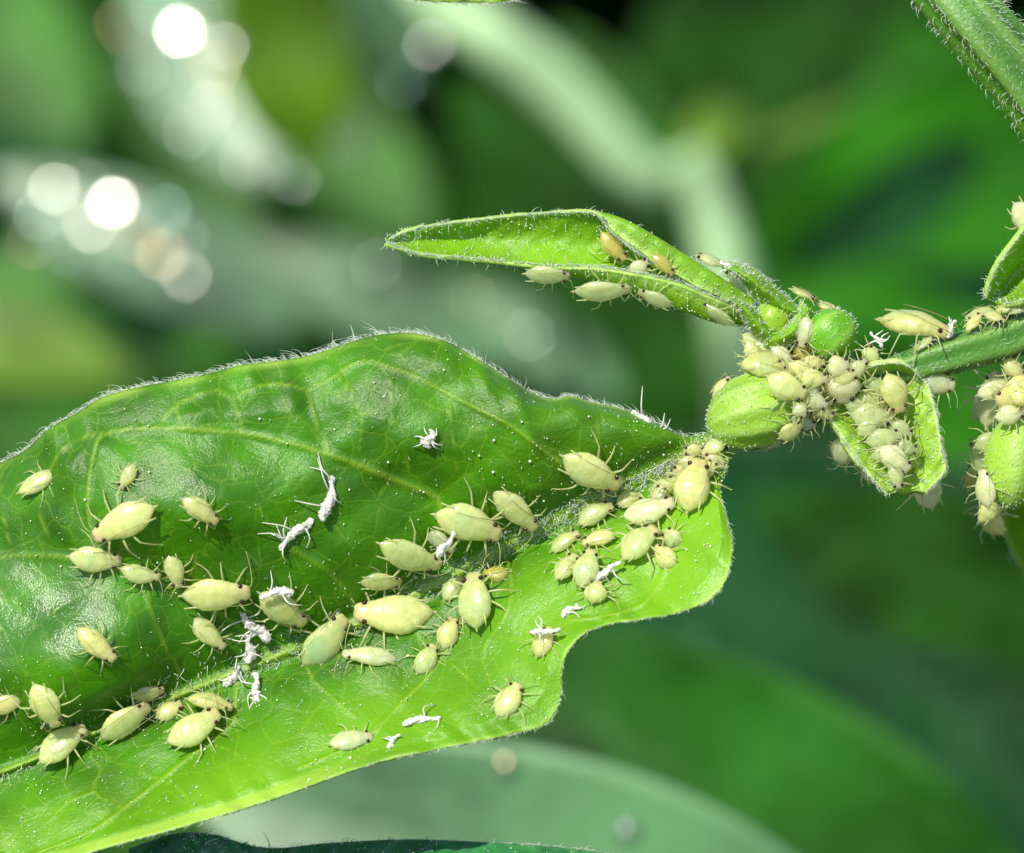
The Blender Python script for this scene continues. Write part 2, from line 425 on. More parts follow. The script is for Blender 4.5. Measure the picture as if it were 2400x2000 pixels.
veins_px = [  # (points, half width px, height)
    (mid_px, 17, 1.0),
    ([(1060, 1340), (1029, 1173 + 60), (1029, 1173), (914, 1121), (783, 1070), (686, 1041), (571, 1017), (429, 1005), (320, 1005), (251, 1016), (229, 1033), (214, 1093), (205, 1180), (215, 1260)], 8, .5),
    ([(251, 1018), (190, 1026), (140, 1060), (110, 1120)], 5, .3),
    ([(1420, 1158), (1300, 1075), (1200, 1001), (1143, 970), (1057, 927), (971, 881), (914, 861), (874, 847), (829, 853), (783, 884), (723, 913), (686, 904), (629, 901), (589, 913), (543, 930), (503, 913), (446, 933), (411, 953), (380, 985)], 6, .35),
    ([(723, 913), (743, 990), (771, 1059)], 5, .3), ([(543, 930), (571, 1013)], 4, .25), ([(411, 953), (429, 1001)], 4, .2),
    ([(794, 881), (846, 973), (843, 1064), (870, 1100)], 3, .15), ([(914, 864), (920, 967), (960, 1104), (975, 1145)], 3, .15), ([(1051, 933), (1063, 1036), (1074, 1139)], 3, .15),
    ([(640, 1540), (560, 1470), (470, 1415), (330, 1350), (160, 1308), (83, 1303), (0, 1307), (-100, 1350), (-200, 1420)], 7, .4),
    ([(343, 1380), (350, 1420), (363, 1460), (390, 1520), (417, 1567), (425, 1620)], 5, .25),
    ([(7, 1213), (27, 1290)], 4, .2), ([(93, 1207), (123, 1290)], 4, .2), ([(330, 1180), (360, 1260), (345, 1350)], 4, .15),
    ([(850, 1458), (820, 1400), (770, 1340), (690, 1290), (640, 1240), (600, 1180)], 5, .25),
    ([(560, 1574), (552, 1640), (548, 1691), (490, 1740), (428, 1787), (284, 1900), (200, 1955), (60, 2010)], 6, .45),
    ([(1080, 1340), (1085, 1420), (1060, 1500), (1000, 1590), (940, 1650), (883, 1710), (800, 1760), (700, 1800)], 6, .45),
    ([(1440, 1150), (1520, 1210), (1565, 1280), (1555, 1345), (1519, 1407), (1440, 1440), (1330, 1455)], 6, .4),
    ([(250, 1706), (212, 1770), (236, 1804), (219, 1856), (284, 1893)], 3, .15), ([(219, 1856), (160, 1880), (110, 1930)], 3, .15),
    ([(330, 1810), (420, 1850), (470, 1930)], 3, .15), ([(490, 1742), (560, 1770), (620, 1830)], 3, .15), ([(700, 1518), (740, 1600), (830, 1680)], 4, .2), ([(760, 1640), (700, 1720)], 3, .15),
    ([(1180, 1286), (1200, 1370), (1180, 1450), (1130, 1530), (1150, 1600)], 4, .2), ([(1060, 1560), (1110, 1600), (1160, 1640)], 3, .15),
]
def seg_dist(q, pts):
    pts = spline(pts, max(8, len(pts) * 4))
    d = np.full(len(q), 1e9); s = np.zeros(len(q))
    for i in range(len(pts) - 1):
        a, b = pts[i], pts[i + 1]
        ab = b - a
        t = np.clip(((q - a) @ ab) / (ab @ ab), 0, 1)
        dd = np.linalg.norm(q - (a + t[:, None] * ab), axis=1)
        m = dd < d
        d[m] = dd[m]; s[m] = (i + t[m]) / (len(pts) - 1)
    return d, s

NS, NTt = 430, 96
ms = spline(mid_px, NS); us = spline(up_px, NS); ls = spline(lo_px, NS)
tt = np.linspace(0, 1, NTt)
# cross rows: lower edge ... midrib ... upper edge
tl = tt[::-1][:-1]
rows_l = ms[:, None, :] + (ls - ms)[:, None, :] * tl[None, :, None]
rows_u = ms[:, None, :] + (us - ms)[:, None, :] * tt[None, :, None]
px = np.concatenate([rows_l, rows_u], 1)             # NS, 2*NTt-1, 2
tcol = np.concatenate([-tl, tt])[None, :].repeat(NS, 0)
scol = np.linspace(0, 1, NS)[:, None].repeat(px.shape[1], 1)
len_u = np.linalg.norm(us - ms, axis=1) * K; len_l = np.linalg.norm(ls - ms, axis=1) * K
q = px.reshape(-1, 2)
wmid = -0.05 * np.sin(np.pi * np.clip(scol * 1.6, 0, 1)) - 0.10 * sstep(scol, 0.55, 1.0)
tu = np.clip(tcol, 0, 1); tlw = np.clip(-tcol, 0, 1)
fu = np.minimum(1, len_u / 0.42)[:, None]; fl = np.minimum(1.15, len_l / 0.34)[:, None]
px_x, px_y = px[..., 0], px[..., 1]
flat = 1 - 0.75 * sstep(scol, .48, .60)
w = wmid + fu * (0.33 * flat * (1 - (1 - tu) ** 1.5) - 0.22 * tu ** 3.5)
w = w + 0.150 * np.exp(-(((px_x - 190) / 175) ** 2 + ((px_y - 1565) / 140) ** 2)) * (tcol > 0) * np.clip(tu / .12, 0, 1)
w = w + 0.045 * np.exp(-(((px_x - 440) / 170) ** 2 + ((px_y - 1180) / 100) ** 2)) * (tcol > 0)
w = w + fl * (0.20 * tlw + 0.09 * tlw ** 1.6)
w = w + 0.030 * sstep(tlw, 0.91, 1.0) * np.minimum(1, fl) * sstep(scol, .30, .42)
vein = np.zeros(len(q)); ridge = np.zeros(len(q)); dmin = np.full(len(q), 1e9)
for k, (pts, hw, ht) in enumerate(veins_px):
    d, s = seg_dist(q, pts)
    if k == 0:
        hwv = hw * (1.15 - 0.85 * np.clip(s * 1.35, 0, 0.75))
        ridge += 0.030 * np.exp(-(d / hwv) ** 2)
        vein = np.maximum(vein, 0.75 * np.exp(-(d / (hwv * 0.9)) ** 2))
        dm = d
    else:
        tap = 1 - 0.4 * s
        ridge = np.maximum(ridge, 0.020 * ht * np.exp(-(d / (hw * tap)) ** 2))
        vein = np.maximum(vein, (0.35 + 0.5 * ht) * np.exp(-(d / (hw * 0.75 * tap)) ** 2))
        if ht >= 0.3: dmin = np.minimum(dmin, d)
dall = np.minimum(dmin, dm)
bul = 1 - np.exp(-(dall / 75.0) ** 1.5)
bul = bul.reshape(scol.shape); ridge = ridge.reshape(scol.shape)
edge_fade = np.clip((1 - np.abs(tcol)) / 0.12, 0, 1)
w = w + 0.034 * bul * edge_fade + ridge * np.clip((1 - np.abs(tcol)) / 0.05, 0, 1)
X, Y = px[..., 0], px[..., 1]
w = w + 0.010 * np.sin(X / 61 + Y / 97) * np.cos(Y / 53 - X / 140) * edge_fade + 0.004 * np.sin(X / 23 + 1) * np.sin(Y / 19) * edge_fade
# crinkled margin
w = w + 0.012 * np.abs(tcol) ** 6 * np.sin(scol * 140 + 3 * np.sin(scol * 37))
gleaf = P(X, Y, w)
jit = rng.normal(size=gleaf.shape[:2]) * 0.0006
gleaf = gleaf + jit[..., None] * W
edge = (sstep(np.abs(tcol), 0.965, 0.997) * (0.30 + 0.22 * np.sin(scol * 83 + 2 * np.sin(scol * 31))))
edge = np.where(tcol < 0, np.maximum(edge, 0.62 * sstep(-tcol, 0.885, 0.94) * sstep(scol, 0.40, 0.50)), edge)  # pale lower margin, with the highlight of its lit rim painted in
th = 0.016 - 0.009 * np.abs(tcol) ** 4
lv, lf, leaf_n = shell(gleaf, th, W)
N2 = gleaf.shape[0] * gleaf.shape[1]
vv = np.concatenate([vein, vein]); ee = np.concatenate([edge.ravel(), edge.ravel()])
film = np.exp(-(((X - 80) / 190) ** 2 + ((Y - 1470) / 150) ** 2)) + .45 * np.exp(-(((X - 480) / 170) ** 2 + ((Y - 1130) / 90) ** 2)) + .3 * np.exp(-(((X - 900) / 200) ** 2 + ((Y - 1350) / 120) ** 2)) + .4 * np.exp(-(((X - 1670) / 70) ** 2 + ((Y - 1290) / 90) ** 2))
film = np.clip(film, 0, 1)
young_glow = (np.exp(-(np.maximum(0, scol - .02) / .17) ** 2) * (.35 + .65 * (tcol < 0)) * sstep(np.abs(tcol), .0, .4) + 0.75 * sstep(-tcol, .15, .85))  # paler young base, plus the sunlit glow of the lower half painted in
young_glow = np.clip(young_glow * (0.85 + 0.3 * np.sin(X / 90 + 1.3) * np.sin(Y / 70)), 0, 1)
broad = plant_part('leaf', lv, lf, M_LEAF, attrs={'vein': vv, 'edge': ee, 'young': np.tile(young_glow.ravel(), 2), 'film': np.tile(film.ravel(), 2)})
broad['label'] = 'broad pointed green leaf folded along its hairy midrib, dotted with aphids'

# fringe of short curled hairs along the margin
def fringe(edge_pts, out_dir, n, lmin, lmax, rad, jitter=0.35, lean=None):
    i = rng.uniform(0, len(edge_pts) - 1.001, n); a = i.astype(int); f = (i - a)[:, None]
    b = edge_pts[a] * (1 - f) + edge_pts[a + 1] * f
    o = out_dir[a]
    tan = unit(edge_pts[np.minimum(a + 1, len(edge_pts) - 1)] - edge_pts[np.maximum(a - 1, 0)])
    d = o + rng.normal(size=(n, 3)) * jitter + W * 0.25
    bend = tan * (0.65 if lean is None else lean) * rng.uniform(0.3, 1.2, (n, 1)) + rng.normal(size=(n, 3)) * 0.2 - o * 0.35
    return hairs(b, d, bend, np.clip(rng.gamma(3.0, (lmin + lmax) / 6, n), lmin * .5, lmax * 1.7), rad * rng.uniform(.55, 1.0, n))
ue, le = gleaf[:, -1], gleaf[:, 0]
uo = unit(gleaf[:, -1] - gleaf[:, -6]); lo_ = unit(gleaf[:, 0] - gleaf[:, 5])
v1, f1 = fringe(ue[:400], uo[:400], 2300, 0.011, 0.030, 0.0016, lean=0.8)
v2, f2 = fringe(le[:400], lo_[:400], 1100, 0.007, 0.018, 0.0013, lean=0.6)
plant_stuff('margin_hair', np.concatenate([v1, v2]), np.concatenate([f1, f2 + len(v1)]), M_HAIR, broad)
# soft hairs on the midrib
im = rng.integers(0, 330, 900); im = (im * rng.uniform(0.15, 1, 900)).astype(int); jm = rng.integers(-7, 8, 900) + (NTt - 1)
b = gleaf[im, jm]; nn = leaf_n[im, jm]
tanm = unit(gleaf[np.minimum(im + 2, NS - 1), jm] - gleaf[np.maximum(im - 2, 0), jm])
v1, f1 = hairs(b, nn + rng.normal(size=b.shape) * .5, tanm * rng.uniform(-.2, .9, (len(b), 1)) + rng.normal(size=b.shape) * .25, rng.uniform(.016, .036, len(b)), 0.0016)
plant_stuff('midrib_hair', v1, f1, M_HAIR, broad)
# beads of gland hairs sprinkled over the blade, thicker along the veins
cand = rng.integers(0, len(q), 60000)
flatn = leaf_n.reshape(-1, 3); flatp = gleaf.reshape(-1, 3)
clus = np.clip(np.sin(q[cand, 0] / 47 + 2 * np.sin(q[cand, 1] / 83)) * np.sin(q[cand, 1] / 41 + np.sin(q[cand, 0] / 67)) + .35, .06, 1)
prob = 0.050 * clus + 0.13 * vein[cand] + 0.09 * (rng.random(len(cand)) < 0.02)
area = np.tile(np.ones(1), len(cand))
keep = cand[rng.random(len(cand)) < prob]
gp = flatp[keep] + flatn[keep] * 0.004
rr = rng.gamma(1.6, 0.0006, len(keep)) + 0.0009
v1, f1 = dots(gp, rr)
plant_stuff('gland_bead', v1, f1, M_GLAND, broad)
# hair base: fine short hairs over the blade
keep = cand[rng.random(len(cand)) < 0.016]
v1, f1 = hairs(flatp[keep], flatn[keep] + rng.normal(size=(len(keep), 3)) * .4, rng.normal(size=(len(keep), 3)) * .3, rng.uniform(.008, .018, len(keep)), .0012)
plant_stuff('blade_hair', v1, f1, M_HAIR, broad)

# --- stems
def stem(name, pts, rad, seg=28, ribs=5, depth=0.10, n=90, hair=700, hl=(0.014, 0.03), mat=None, label=None, rot=0.0, attrs_on=True):
    path = PV(spline(pts, n)); 
    if np.ndim(rad): 
        rad = np.interp(np.linspace(0, 1, n), np.linspace(0, 1, len(rad)), rad)
    sh = lambda th, s: 1 + depth * np.cos(ribs * th + rot) + 0.02 * np.sin(th * 3 + s * 40) + 0.015 * np.sin(s * 90 + th)
    v, f, g = tube_mesh(path, rad, seg, None, sh)
    th = np.linspace(0, 2 * math.pi, seg, endpoint=False)
    ve = np.clip(0.5 + 0.5 * np.cos(ribs * th + rot), 0, 1) ** 2
    ve = np.tile(ve, n) * 0.9
    o = plant_part(name, v, f, mat or M_STEM, attrs={'vein': ve, 'edge': ve * 0})
    if label: o['label'] = label
    nn = unit(g - path[:, None, :])
    near = np.where(np.linalg.norm(path - O, axis=1) < 3.0)[0]
    i = near[rng.integers(0, len(near), hair)]; j = rng.integers(0, seg, hair)
    tan = unit(np.gradient(path, axis=0))[i]
    b = g[i, j] + tan * rng.uniform(-.5, .5, (hair, 1)) * np.linalg.norm(np.diff(path, axis=0), axis=1).mean()
    vh, fh = hairs(b, nn[i, j] + rng.normal(size=b.shape) * .35, tan * rng.uniform(.2, .9, (hair, 1)) + rng.normal(size=b.shape) * .2, rng.uniform(*hl, hair), .0012)
    plant_stuff('stem_hair', vh, fh, M_HAIR, o)
    return o, g
# thick hairy stem crossing the upper right corner and running down to the ground
end = np.array([3300, 9000, -6.0])
stem('stem', [(1500, -900, -.6), (1900, -420, -.25), (2243, 0, -.02), (2420, 215, 0), (2640, 520, -.05), (2850, 1000, -.3), (3000, 1800, -.7), (3050, 4000, -1.5), (3100, 9000, -3.5), (3120, 24000, -7)], 0.092, n=1400, hair=5200, depth=0.13, ribs=6, rot=0.6, label='thick furrowed hairy stem slanting across dark green background')
# side branch that carries leaf and buds
stem('side_branch', [(2660, 560, -.05), (2560, 690, -.02), (2400, 778, .0), (2250, 826, .02), (2130, 862, .02), (2020, 905, .0), (1900, 975, -.02), (1790, 1030, -.02), (1690, 1034, -.02), (1640, 1055, -.03)], [0.07, 0.066, 0.064, 0.060, 0.054, 0.044, 0.036, 0.030, 0.024, 0.014], hair=800, hl=(.008, .017), depth=0.12, ribs=5, rot=1.2, n=150, label='green ribbed side branch with aphids clustered on it')
stem('bud_stalk', [(2040, 890, .0), (1960, 862, .0), (1870, 830, -.02), (1790, 770, -.03), (1700, 722, -.03)], [0.036, 0.036, 0.03, 0.026, 0.02], hair=500, n=60, depth=.06)
stem('bud_stalk', [(1985, 880, .0), (1965, 840, .0), (1952, 800, .02)], [0.022, 0.018, 0.018], hair=120, n=24, depth=.04)
# swollen node under the aphid cluster
def blob(name, c, rx, ry, rw, ang, mat, ribs=0, rdepth=0.0, bumpy=0.0, seg=40, rings=28, label=None, point=0.0, parent=None, hair=0, hl=(0.01, 0.02), twist=0.0, tilt=0.0):
    """bud: ellipsoid with its axis in direction ang (degrees) in the picture plane, tilted towards the camera"""
    a = math.radians(ang)
    ax = unit(math.cos(a) * U + math.sin(a) * V + math.tan(math.radians(tilt)) * W)
    bx = unit(np.cross(W, ax)); cx = np.cross(ax, bx)
    C = P(*c)
    ph = np.linspace(0.02, math.pi - 0.02, rings)[:, None]; th = np.linspace(0, 2 * math.pi, seg, endpoint=False)[None, :]
    r = np.sin(ph) ** (1.0 + point * 0.5)
    m = 1 + rdepth * np.cos(ribs * (th + twist * ph)) * np.sin(ph) + bumpy * (np.sin(th * 5 + ph * 7) * np.sin(ph * 9 + th * 2) + 0.6 * np.sin(th * 11 + ph * 3) * np.sin(ph * 17))
    z = np.cos(ph) * (1 + point * np.maximum(0, np.cos(ph)) ** 3) * np.ones_like(th)
    g = C + (rx * K * z * (1 + 0 * m))[..., None] * ax + (ry * K * r * m * np.cos(th))[..., None] * bx + (rw * K * r * m * np.sin(th))[..., None] * cx
    v = g.reshape(-1, 3)
    f = [tuple(x) for x in grid_faces(rings, seg, 0, True, True)] + [tuple(range(seg))[::-1], tuple(range((rings - 1) * seg, rings * seg))]
    ve = (np.clip(np.cos(ribs * (th + twist * ph)), 0, 1) ** 2 * (1 if ribs else 0) * np.ones_like(ph)).ravel() * 0.7
    o = plant_part(name, v, f, mat, parent, attrs={'vein': ve, 'edge': ve * 0})
    if label: o['label'] = label
    if hair:
        i = rng.integers(2, rings - 2, hair); j = rng.integers(0, seg, hair)
        nn = unit(g - C)[i, j]; b = g[i, j]
        vh, fh = hairs(b, nn + rng.normal(size=b.shape) * .3, ax[None] * rng.uniform(-.2, .7, (hair, 1)) + rng.normal(size=b.shape) * .2, rng.uniform(*hl, hair), .0015)
        plant_stuff('bud_hair', vh, fh, M_HAIR, o)
        gb = g[i, j][: hair // 2] + nn[: hair // 2] * .003
        vd, fd = dots(gb, rng.uniform(.0008, .0022, len(gb)))
        plant_stuff('gland_bead', vd, fd, M_GLAND, o)
    return o, g
blob('stem_node', (1905, 905, -.05), 85, 62, 50, -35, M_YOUNG, bumpy=.06, hair=200)
blob('bud', (1950, 785, .06), 63, 60, 60, 60, M_BUD, bumpy=.012, hair=150, hl=(.006, .012), label='round green flower bud, smooth and dark', ribs=5, rdepth=.035, twist=.3)
yb, _ = blob('bud', (1810, 750, .03), 56, 44, 44, 65, M_YBUD, bumpy=.01, hair=120, label='small yellow green bud between hairy sepals')
blob('bud', (1768, 962, .05), 118, 86, 80, 25, M_PALE, ribs=9, rdepth=.05, bumpy=.030, hair=420, hl=(.006, .014), label='pale green rolled bud with lengthwise ridges', twist=.35, point=.1)
blob('bud', (2378, 1082, -.02), 112, 72, 70, 82, M_PALE, bumpy=.022, hair=380, hl=(.006, .013), label='bumpy light green bud under the side branch', ribs=4, rdepth=.04)

# --- folded sheets: young leaves, sepals and the cupped leaf
def loft(name, curves, ns, nt, mat, thick=0.012, label=None, parent=None, fr=None, margin=(0, -1), hairn=0, bumpy=0.004, beads=0, veinrow=None, jitscale=1.0, host=True, edgew=0.10):
    cs = [spline(c, ns, knots=True) for c in curves]
    A = np.stack(cs, 1)                                  # ns, ncurve, 3
    g = np.stack([spline(A[i], nt, knots=True) for i in range(ns)], 0)
    ss, t2 = np.meshgrid(np.linspace(0, 1, ns), np.linspace(0, 1, nt), indexing='ij')
    g[..., 2] += bumpy * (np.sin(g[..., 0] / 17 + t2 * 9) * np.sin(g[..., 1] / 13 + ss * 5) + .6 * np.sin(g[..., 0] / 7) * np.sin(g[..., 1] / 8))
    gw = PV(g)
    v, f, nrm = shell(gw, thick, W)
    ed = np.maximum(sstep(t2, 1 - edgew, 1), sstep(-t2, -edgew, 0)) * 0.7
    ve = np.zeros_like(ed)
    if veinrow is not None: ve = np.exp(-((t2 - veinrow) / .03) ** 2) * .8
    o = plant_part(name, v, f, mat, parent, attrs={'vein': np.tile(ve.ravel(), 2), 'edge': np.tile(ed.ravel(), 2)}, host=host)
    if label: o['label'] = label
    if fr:
        vs, fs, off = [], [], 0
        for m in margin:
            inn = 3 if m == 0 else -4
            e = gw[:, m]; od = unit(gw[:, m] - gw[:, inn])
            vh, fh = fringe(e, od, fr, .007, .021, .0014, lean=.6)
            vs.append(vh); fs.append(fh + off); off += len(vh)
        plant_stuff('margin_hair', np.concatenate(vs), np.concatenate(fs), M_HAIR, o)
    if hairn:
        i = rng.integers(0, ns, hairn); j = rng.integers(0, nt, hairn); sgn = np.where(rng.random((hairn, 1)) < .5, 1, -1)
        b = gw[i, j] - (sgn < 0) * nrm[i, j] * thick
        vh, fh = hairs(b, sgn * nrm[i, j] + rng.normal(size=b.shape) * .4, rng.normal(size=b.shape) * .35, rng.uniform(.008, .02, hairn), .0014)
        plant_stuff('blade_hair', vh, fh, M_HAIR, o)
    if beads:
        i = rng.integers(0, ns, beads); j = rng.integers(0, nt, beads); sgn = np.where(rng.random((beads, 1)) < .5, 1, -1)
        b = gw[i, j] - (sgn < 0) * nrm[i, j] * thick + sgn * nrm[i, j] * .003
        vd, fd = dots(b, rng.uniform(.001, .0028, beads))
        plant_stuff('gland_bead', vd, fd, M_GLAND, o)
    return o, gw

# boat-shaped young leaf above the broad leaf
st = [905, 985, 1080, 1180, 1280, 1360, 1440, 1520, 1600, 1680, 1740]
roll = [(905, 564, .02), (985, 535, .01), (1080, 522, .01), (1180, 510, .01), (1290, 501, .01), (1390, 502, .04), (1440, 548, .05), (1500, 592, .06), (1575, 642, .06), (1660, 686, .055), (1755, 722, .03)]
top = [(905, 565, .018), (985, 544, .0), (1080, 534, -.005), (1180, 525, -.01), (1290, 518, -.01), (1390, 512, .01), (1455, 522, .04), (1525, 558, .055), (1610, 610, .055), (1690, 662, .045), (1765, 712, .02)]
inn = [(905, 566, .01), (985, 560, -.02), (1080, 555, -.05), (1180, 562, -.035), (1290, 570, -.035), (1390, 582, -.035), (1450, 606, -.03), (1520, 638, -.02), (1600, 670, -.01), (1680, 700, -.03), (1752, 730, .0)]
keel = [(905, 567, .01), (985, 580, .0), (1080, 592, .0), (1180, 606, .0), (1290, 628, .03), (1390, 648, .04), (1450, 666, .05), (1520, 690, .05), (1600, 720, .04), (1680, 748, .02), (1748, 752, -.01)]
low = [(905, 568, .02), (985, 594, .04), (1080, 602, .05), (1180, 611, .06), (1290, 622, .08), (1390, 624, .10), (1450, 632, .11), (1520, 645, .11), (1600, 666, .10), (1680, 700, .07), (1742, 728, .02)]
young, gy_ = loft('leaf', [roll, top, inn, keel, low], 130, 70, M_YOUNG, label='narrow young leaf folded like a boat with hairy margins', fr=900, hairn=900, beads=500, bumpy=.003, edgew=.15)
# thin stalked leaflet beside it
loft('leaf', [[(1690, 618, .02), (1730, 616, .04), (1780, 640, .05), (1830, 685, .05), (1890, 735, .03)], [(1700, 630, .06), (1735, 640, .10), (1775, 665, .11), (1820, 705, .10), (1880, 752, .06)], [(1690, 636, .02), (1730, 650, .04), (1760, 690, .04), (1805, 735, .03), (1868, 772, .0)]], 60, 20, M_YOUNG, thick=.02, label='slender curled leaflet bending over to the buds', fr=220, hairn=260, beads=120)
# sepals around the yellow bud
loft('sepal', [[(1712, 700, .06), (1735, 735, .07), (1760, 775, .07), (1800, 810, .05)], [(1716, 697, .07), (1752, 730, .11), (1785, 768, .11), (1822, 800, .08)], [(1720, 700, .06), (1770, 725, .06), (1805, 760, .06), (1845, 795, .04)]], 40, 14, M_YOUNG, thick=.01, fr=110, hairn=160, beads=60, parent=yb, label='pointed hairy sepal')
loft('sepal', [[(1790, 820, .05), (1830, 815, .07), (1875, 795, .06), (1905, 745, .03)], [(1790, 800, .07), (1835, 790, .11), (1875, 765, .09), (1900, 725, .04)], [(1800, 780, .06), (1835, 770, .07), (1862, 745, .07), (1880, 705, .03)]], 40, 14, M_YOUNG, thick=.01, fr=110, hairn=160, beads=60, parent=yb)
loft('sepal', [[(1770, 740, -.02), (1775, 712, .0), (1800, 695, .02)], [(1790, 720, .0), (1800, 700, .03), (1815, 690, .03)], [(1830, 712, -.01), (1835, 700, .01), (1828, 690, .02)]], 24, 10, M_YOUNG, thick=.01, fr=60, hairn=60, parent=yb)
# cupped leaf full of aphids
Lc = [(1992, 892, .02), (1932, 938, .07), (1948, 985, .09), (1995, 1055, .10), (2040, 1118, .10), (2078, 1160, .09)]
L2 = [(2005, 888, .0), (1970, 935, .03), (1990, 985, .04), (2035, 1050, .06), (2075, 1108, .08), (2100, 1154, .10)]
Dc = [(2025, 880, -.02), (2030, 915, -.04), (2045, 970, -.05), (2080, 1040, -.03), (2105, 1100, .0), (2118, 1152, .06)]
R2 = [(2062, 872, .0), (2125, 900, .03), (2145, 965, .05), (2172, 1045, .06), (2180, 1100, .06), (2150, 1150, .07)]
Rc = [(2085, 856, .02), (2160, 882, .05), (2190, 955, .07), (2206, 1050, .08), (2214, 1100, .08), (2170, 1156, .07)]
cup, gc_ = loft('leaf', [Lc, L2, Dc, R2, Rc], 90, 60, M_PALE, label='cupped pale green leaf packed with aphids', fr=330, hairn=500, beads=260, bumpy=.006, thick=.02, edgew=.06)
# rim that closes the cup at its top
loft('leaf', [[(1998, 905, .05), (2010, 878, .09), (2050, 858, .11), (2100, 852, .11), (2140, 868, .09), (2168, 905, .05)], [(2012, 925, .0), (2030, 895, .03), (2060, 880, .04), (2100, 878, .04), (2130, 890, .04), (2150, 920, .02)]], 44, 12, M_PALE, thick=.016, fr=150, hairn=80, label='curled leaf edge behind the cupped leaf', margin=(0,))
# young leaf by the right edge of the picture and a small blurred one lower down
loft('leaf', [[(2313, 700, .03), (2322, 660, .06), (2345, 615, .08), (2385, 560, .08), (2440, 490, .05)], [(2330, 706, .0), (2350, 690, -.03), (2380, 650, -.05), (2420, 610, -.05), (2470, 540, -.03)], [(2350, 712, .06), (2385, 706, .10), (2430, 690, .12), (2480, 650, .1), (2520, 590, .05)]], 60, 30, M_YOUNG, thick=.016, fr=160, hairn=260, beads=140, label='upright young leaf standing on the side branch')
loft('leaf', [[(2345, 1170, -.6), (2350, 1240, -.7), (2390, 1330, -.8), (2470, 1420, -.9)], [(2420, 1150, -.5), (2440, 1240, -.6), (2480, 1320, -.7), (2520, 1400, -.8)], [(2500, 1150, -.6), (2540, 1220, -.7), (2570, 1300, -.8), (2590, 1390, -.9)]], 40, 20, M_YOUNG, thick=.016, fr=60, label='blurred green leaf hanging below the bumpy bud')
stem('bud_stalk', [(2500, 735, -.05), (2460, 850, -.12), (2420, 960, -.12), (2395, 1040, -.08)], [0.05, 0.045, 0.04, 0.04], hair=250, n=40, depth=.06)
stem('bud_stalk', [(2460, 850, -.12), (2520, 1000, -.5), (2480, 1150, -.55), (2450, 1300, -.7)], [0.04, 0.035, 0.03, 0.02], hair=100, n=40, depth=.06)
# dark leaf along the bottom edge
ed_pts = [(300, 1990), (380, 1962), (440, 1951), (510, 1958), (580, 1980), (650, 1988), (760, 1977), (900, 1969), (1000, 1968), (1150, 1975), (1300, 1985), (1420, 2000), (1650, 2050), (1900, 2150)]
dl_up = [(x, y, -.10 - .0 * x) for x, y in ed_pts]
dl_mid = [(x * .9 + 100, y + 130, .05) for x, y in ed_pts]
dl_low = [(x * .8 + 180, y + 420, -.25) for x, y in ed_pts]
darkl, gd_ = loft('leaf', [dl_up, dl_mid, dl_low], 160, 60, M_DARK, thick=.014, fr=420, margin=(0,), hairn=900, beads=700, bumpy=.012, label='dark glossy green leaf below the broad leaf', edgew=.02, host=False)
hv, hf = hairs(PV([(633, 1985, -.08), (480, 1995, -.05), (800, 1978, -.08)]), np.array([V * 1 - U * .3, V * .8 - U * .3, V + U * .2]), np.array([-U * .2 + V * .2, U * .9, U * .4]), np.array([.055, .06, .03]), .0026, 9)
plant_stuff('long_hair', hv, hf, M_HAIR, darkl)
hv, hf = hairs(PV([(780, 812, .0), (830, 795, 0.0), (790, 808, 0.0)]), np.array([V * 1 - U * .6, V - U * .1, V * .3 - U]), np.array([U * .9 - V * .1, -U * .2 + V * .3, V * .8 + U * .3]), np.array([.045, .045, .04]), .0024, 9)
plant_stuff('long_hair', hv, hf, M_HAIR, broad)
stem('petiole', [(1200, 2430, -.2), (1900, 2500, -.4), (2500, 2400, -.6), (3010, 2000, -.75)], [.03, .03, .04, .05], hair=100, n=60)
# hairy margin of another leaf just touching the top of the frame
loft('leaf', [[(860, -45, .0), (940, -6, .0), (1010, 4, .0), (1100, 7, .0), (1190, 3, .0), (1260, -20, .0)], [(900, -150, -.03), (970, -120, .0), (1040, -110, .02), (1110, -110, .02), (1200, -120, .0), (1300, -140, -.03)], [(1000, -300, -.1), (1080, -300, -.06), (1150, -300, -.04), (1230, -290, -.05), (1310, -290, -.08), (1420, -300, -.12)]], 60, 24, M_YOUNG, fr=220, margin=(0,), hairn=60, label='hairy leaf margin at the thick stem side', host=False)
stem('petiole', [(1250, -260, -.07), (1450, -420, -.2), (1750, -560, -.35), (1850, -480, -.28)], [.02, .025, .03, .04], hair=60, n=40)
# petiole joint of the broad leaf
BVH = BVHTree.FromPolygons([tuple(x) for x in np.concatenate(host_v)], host_f)
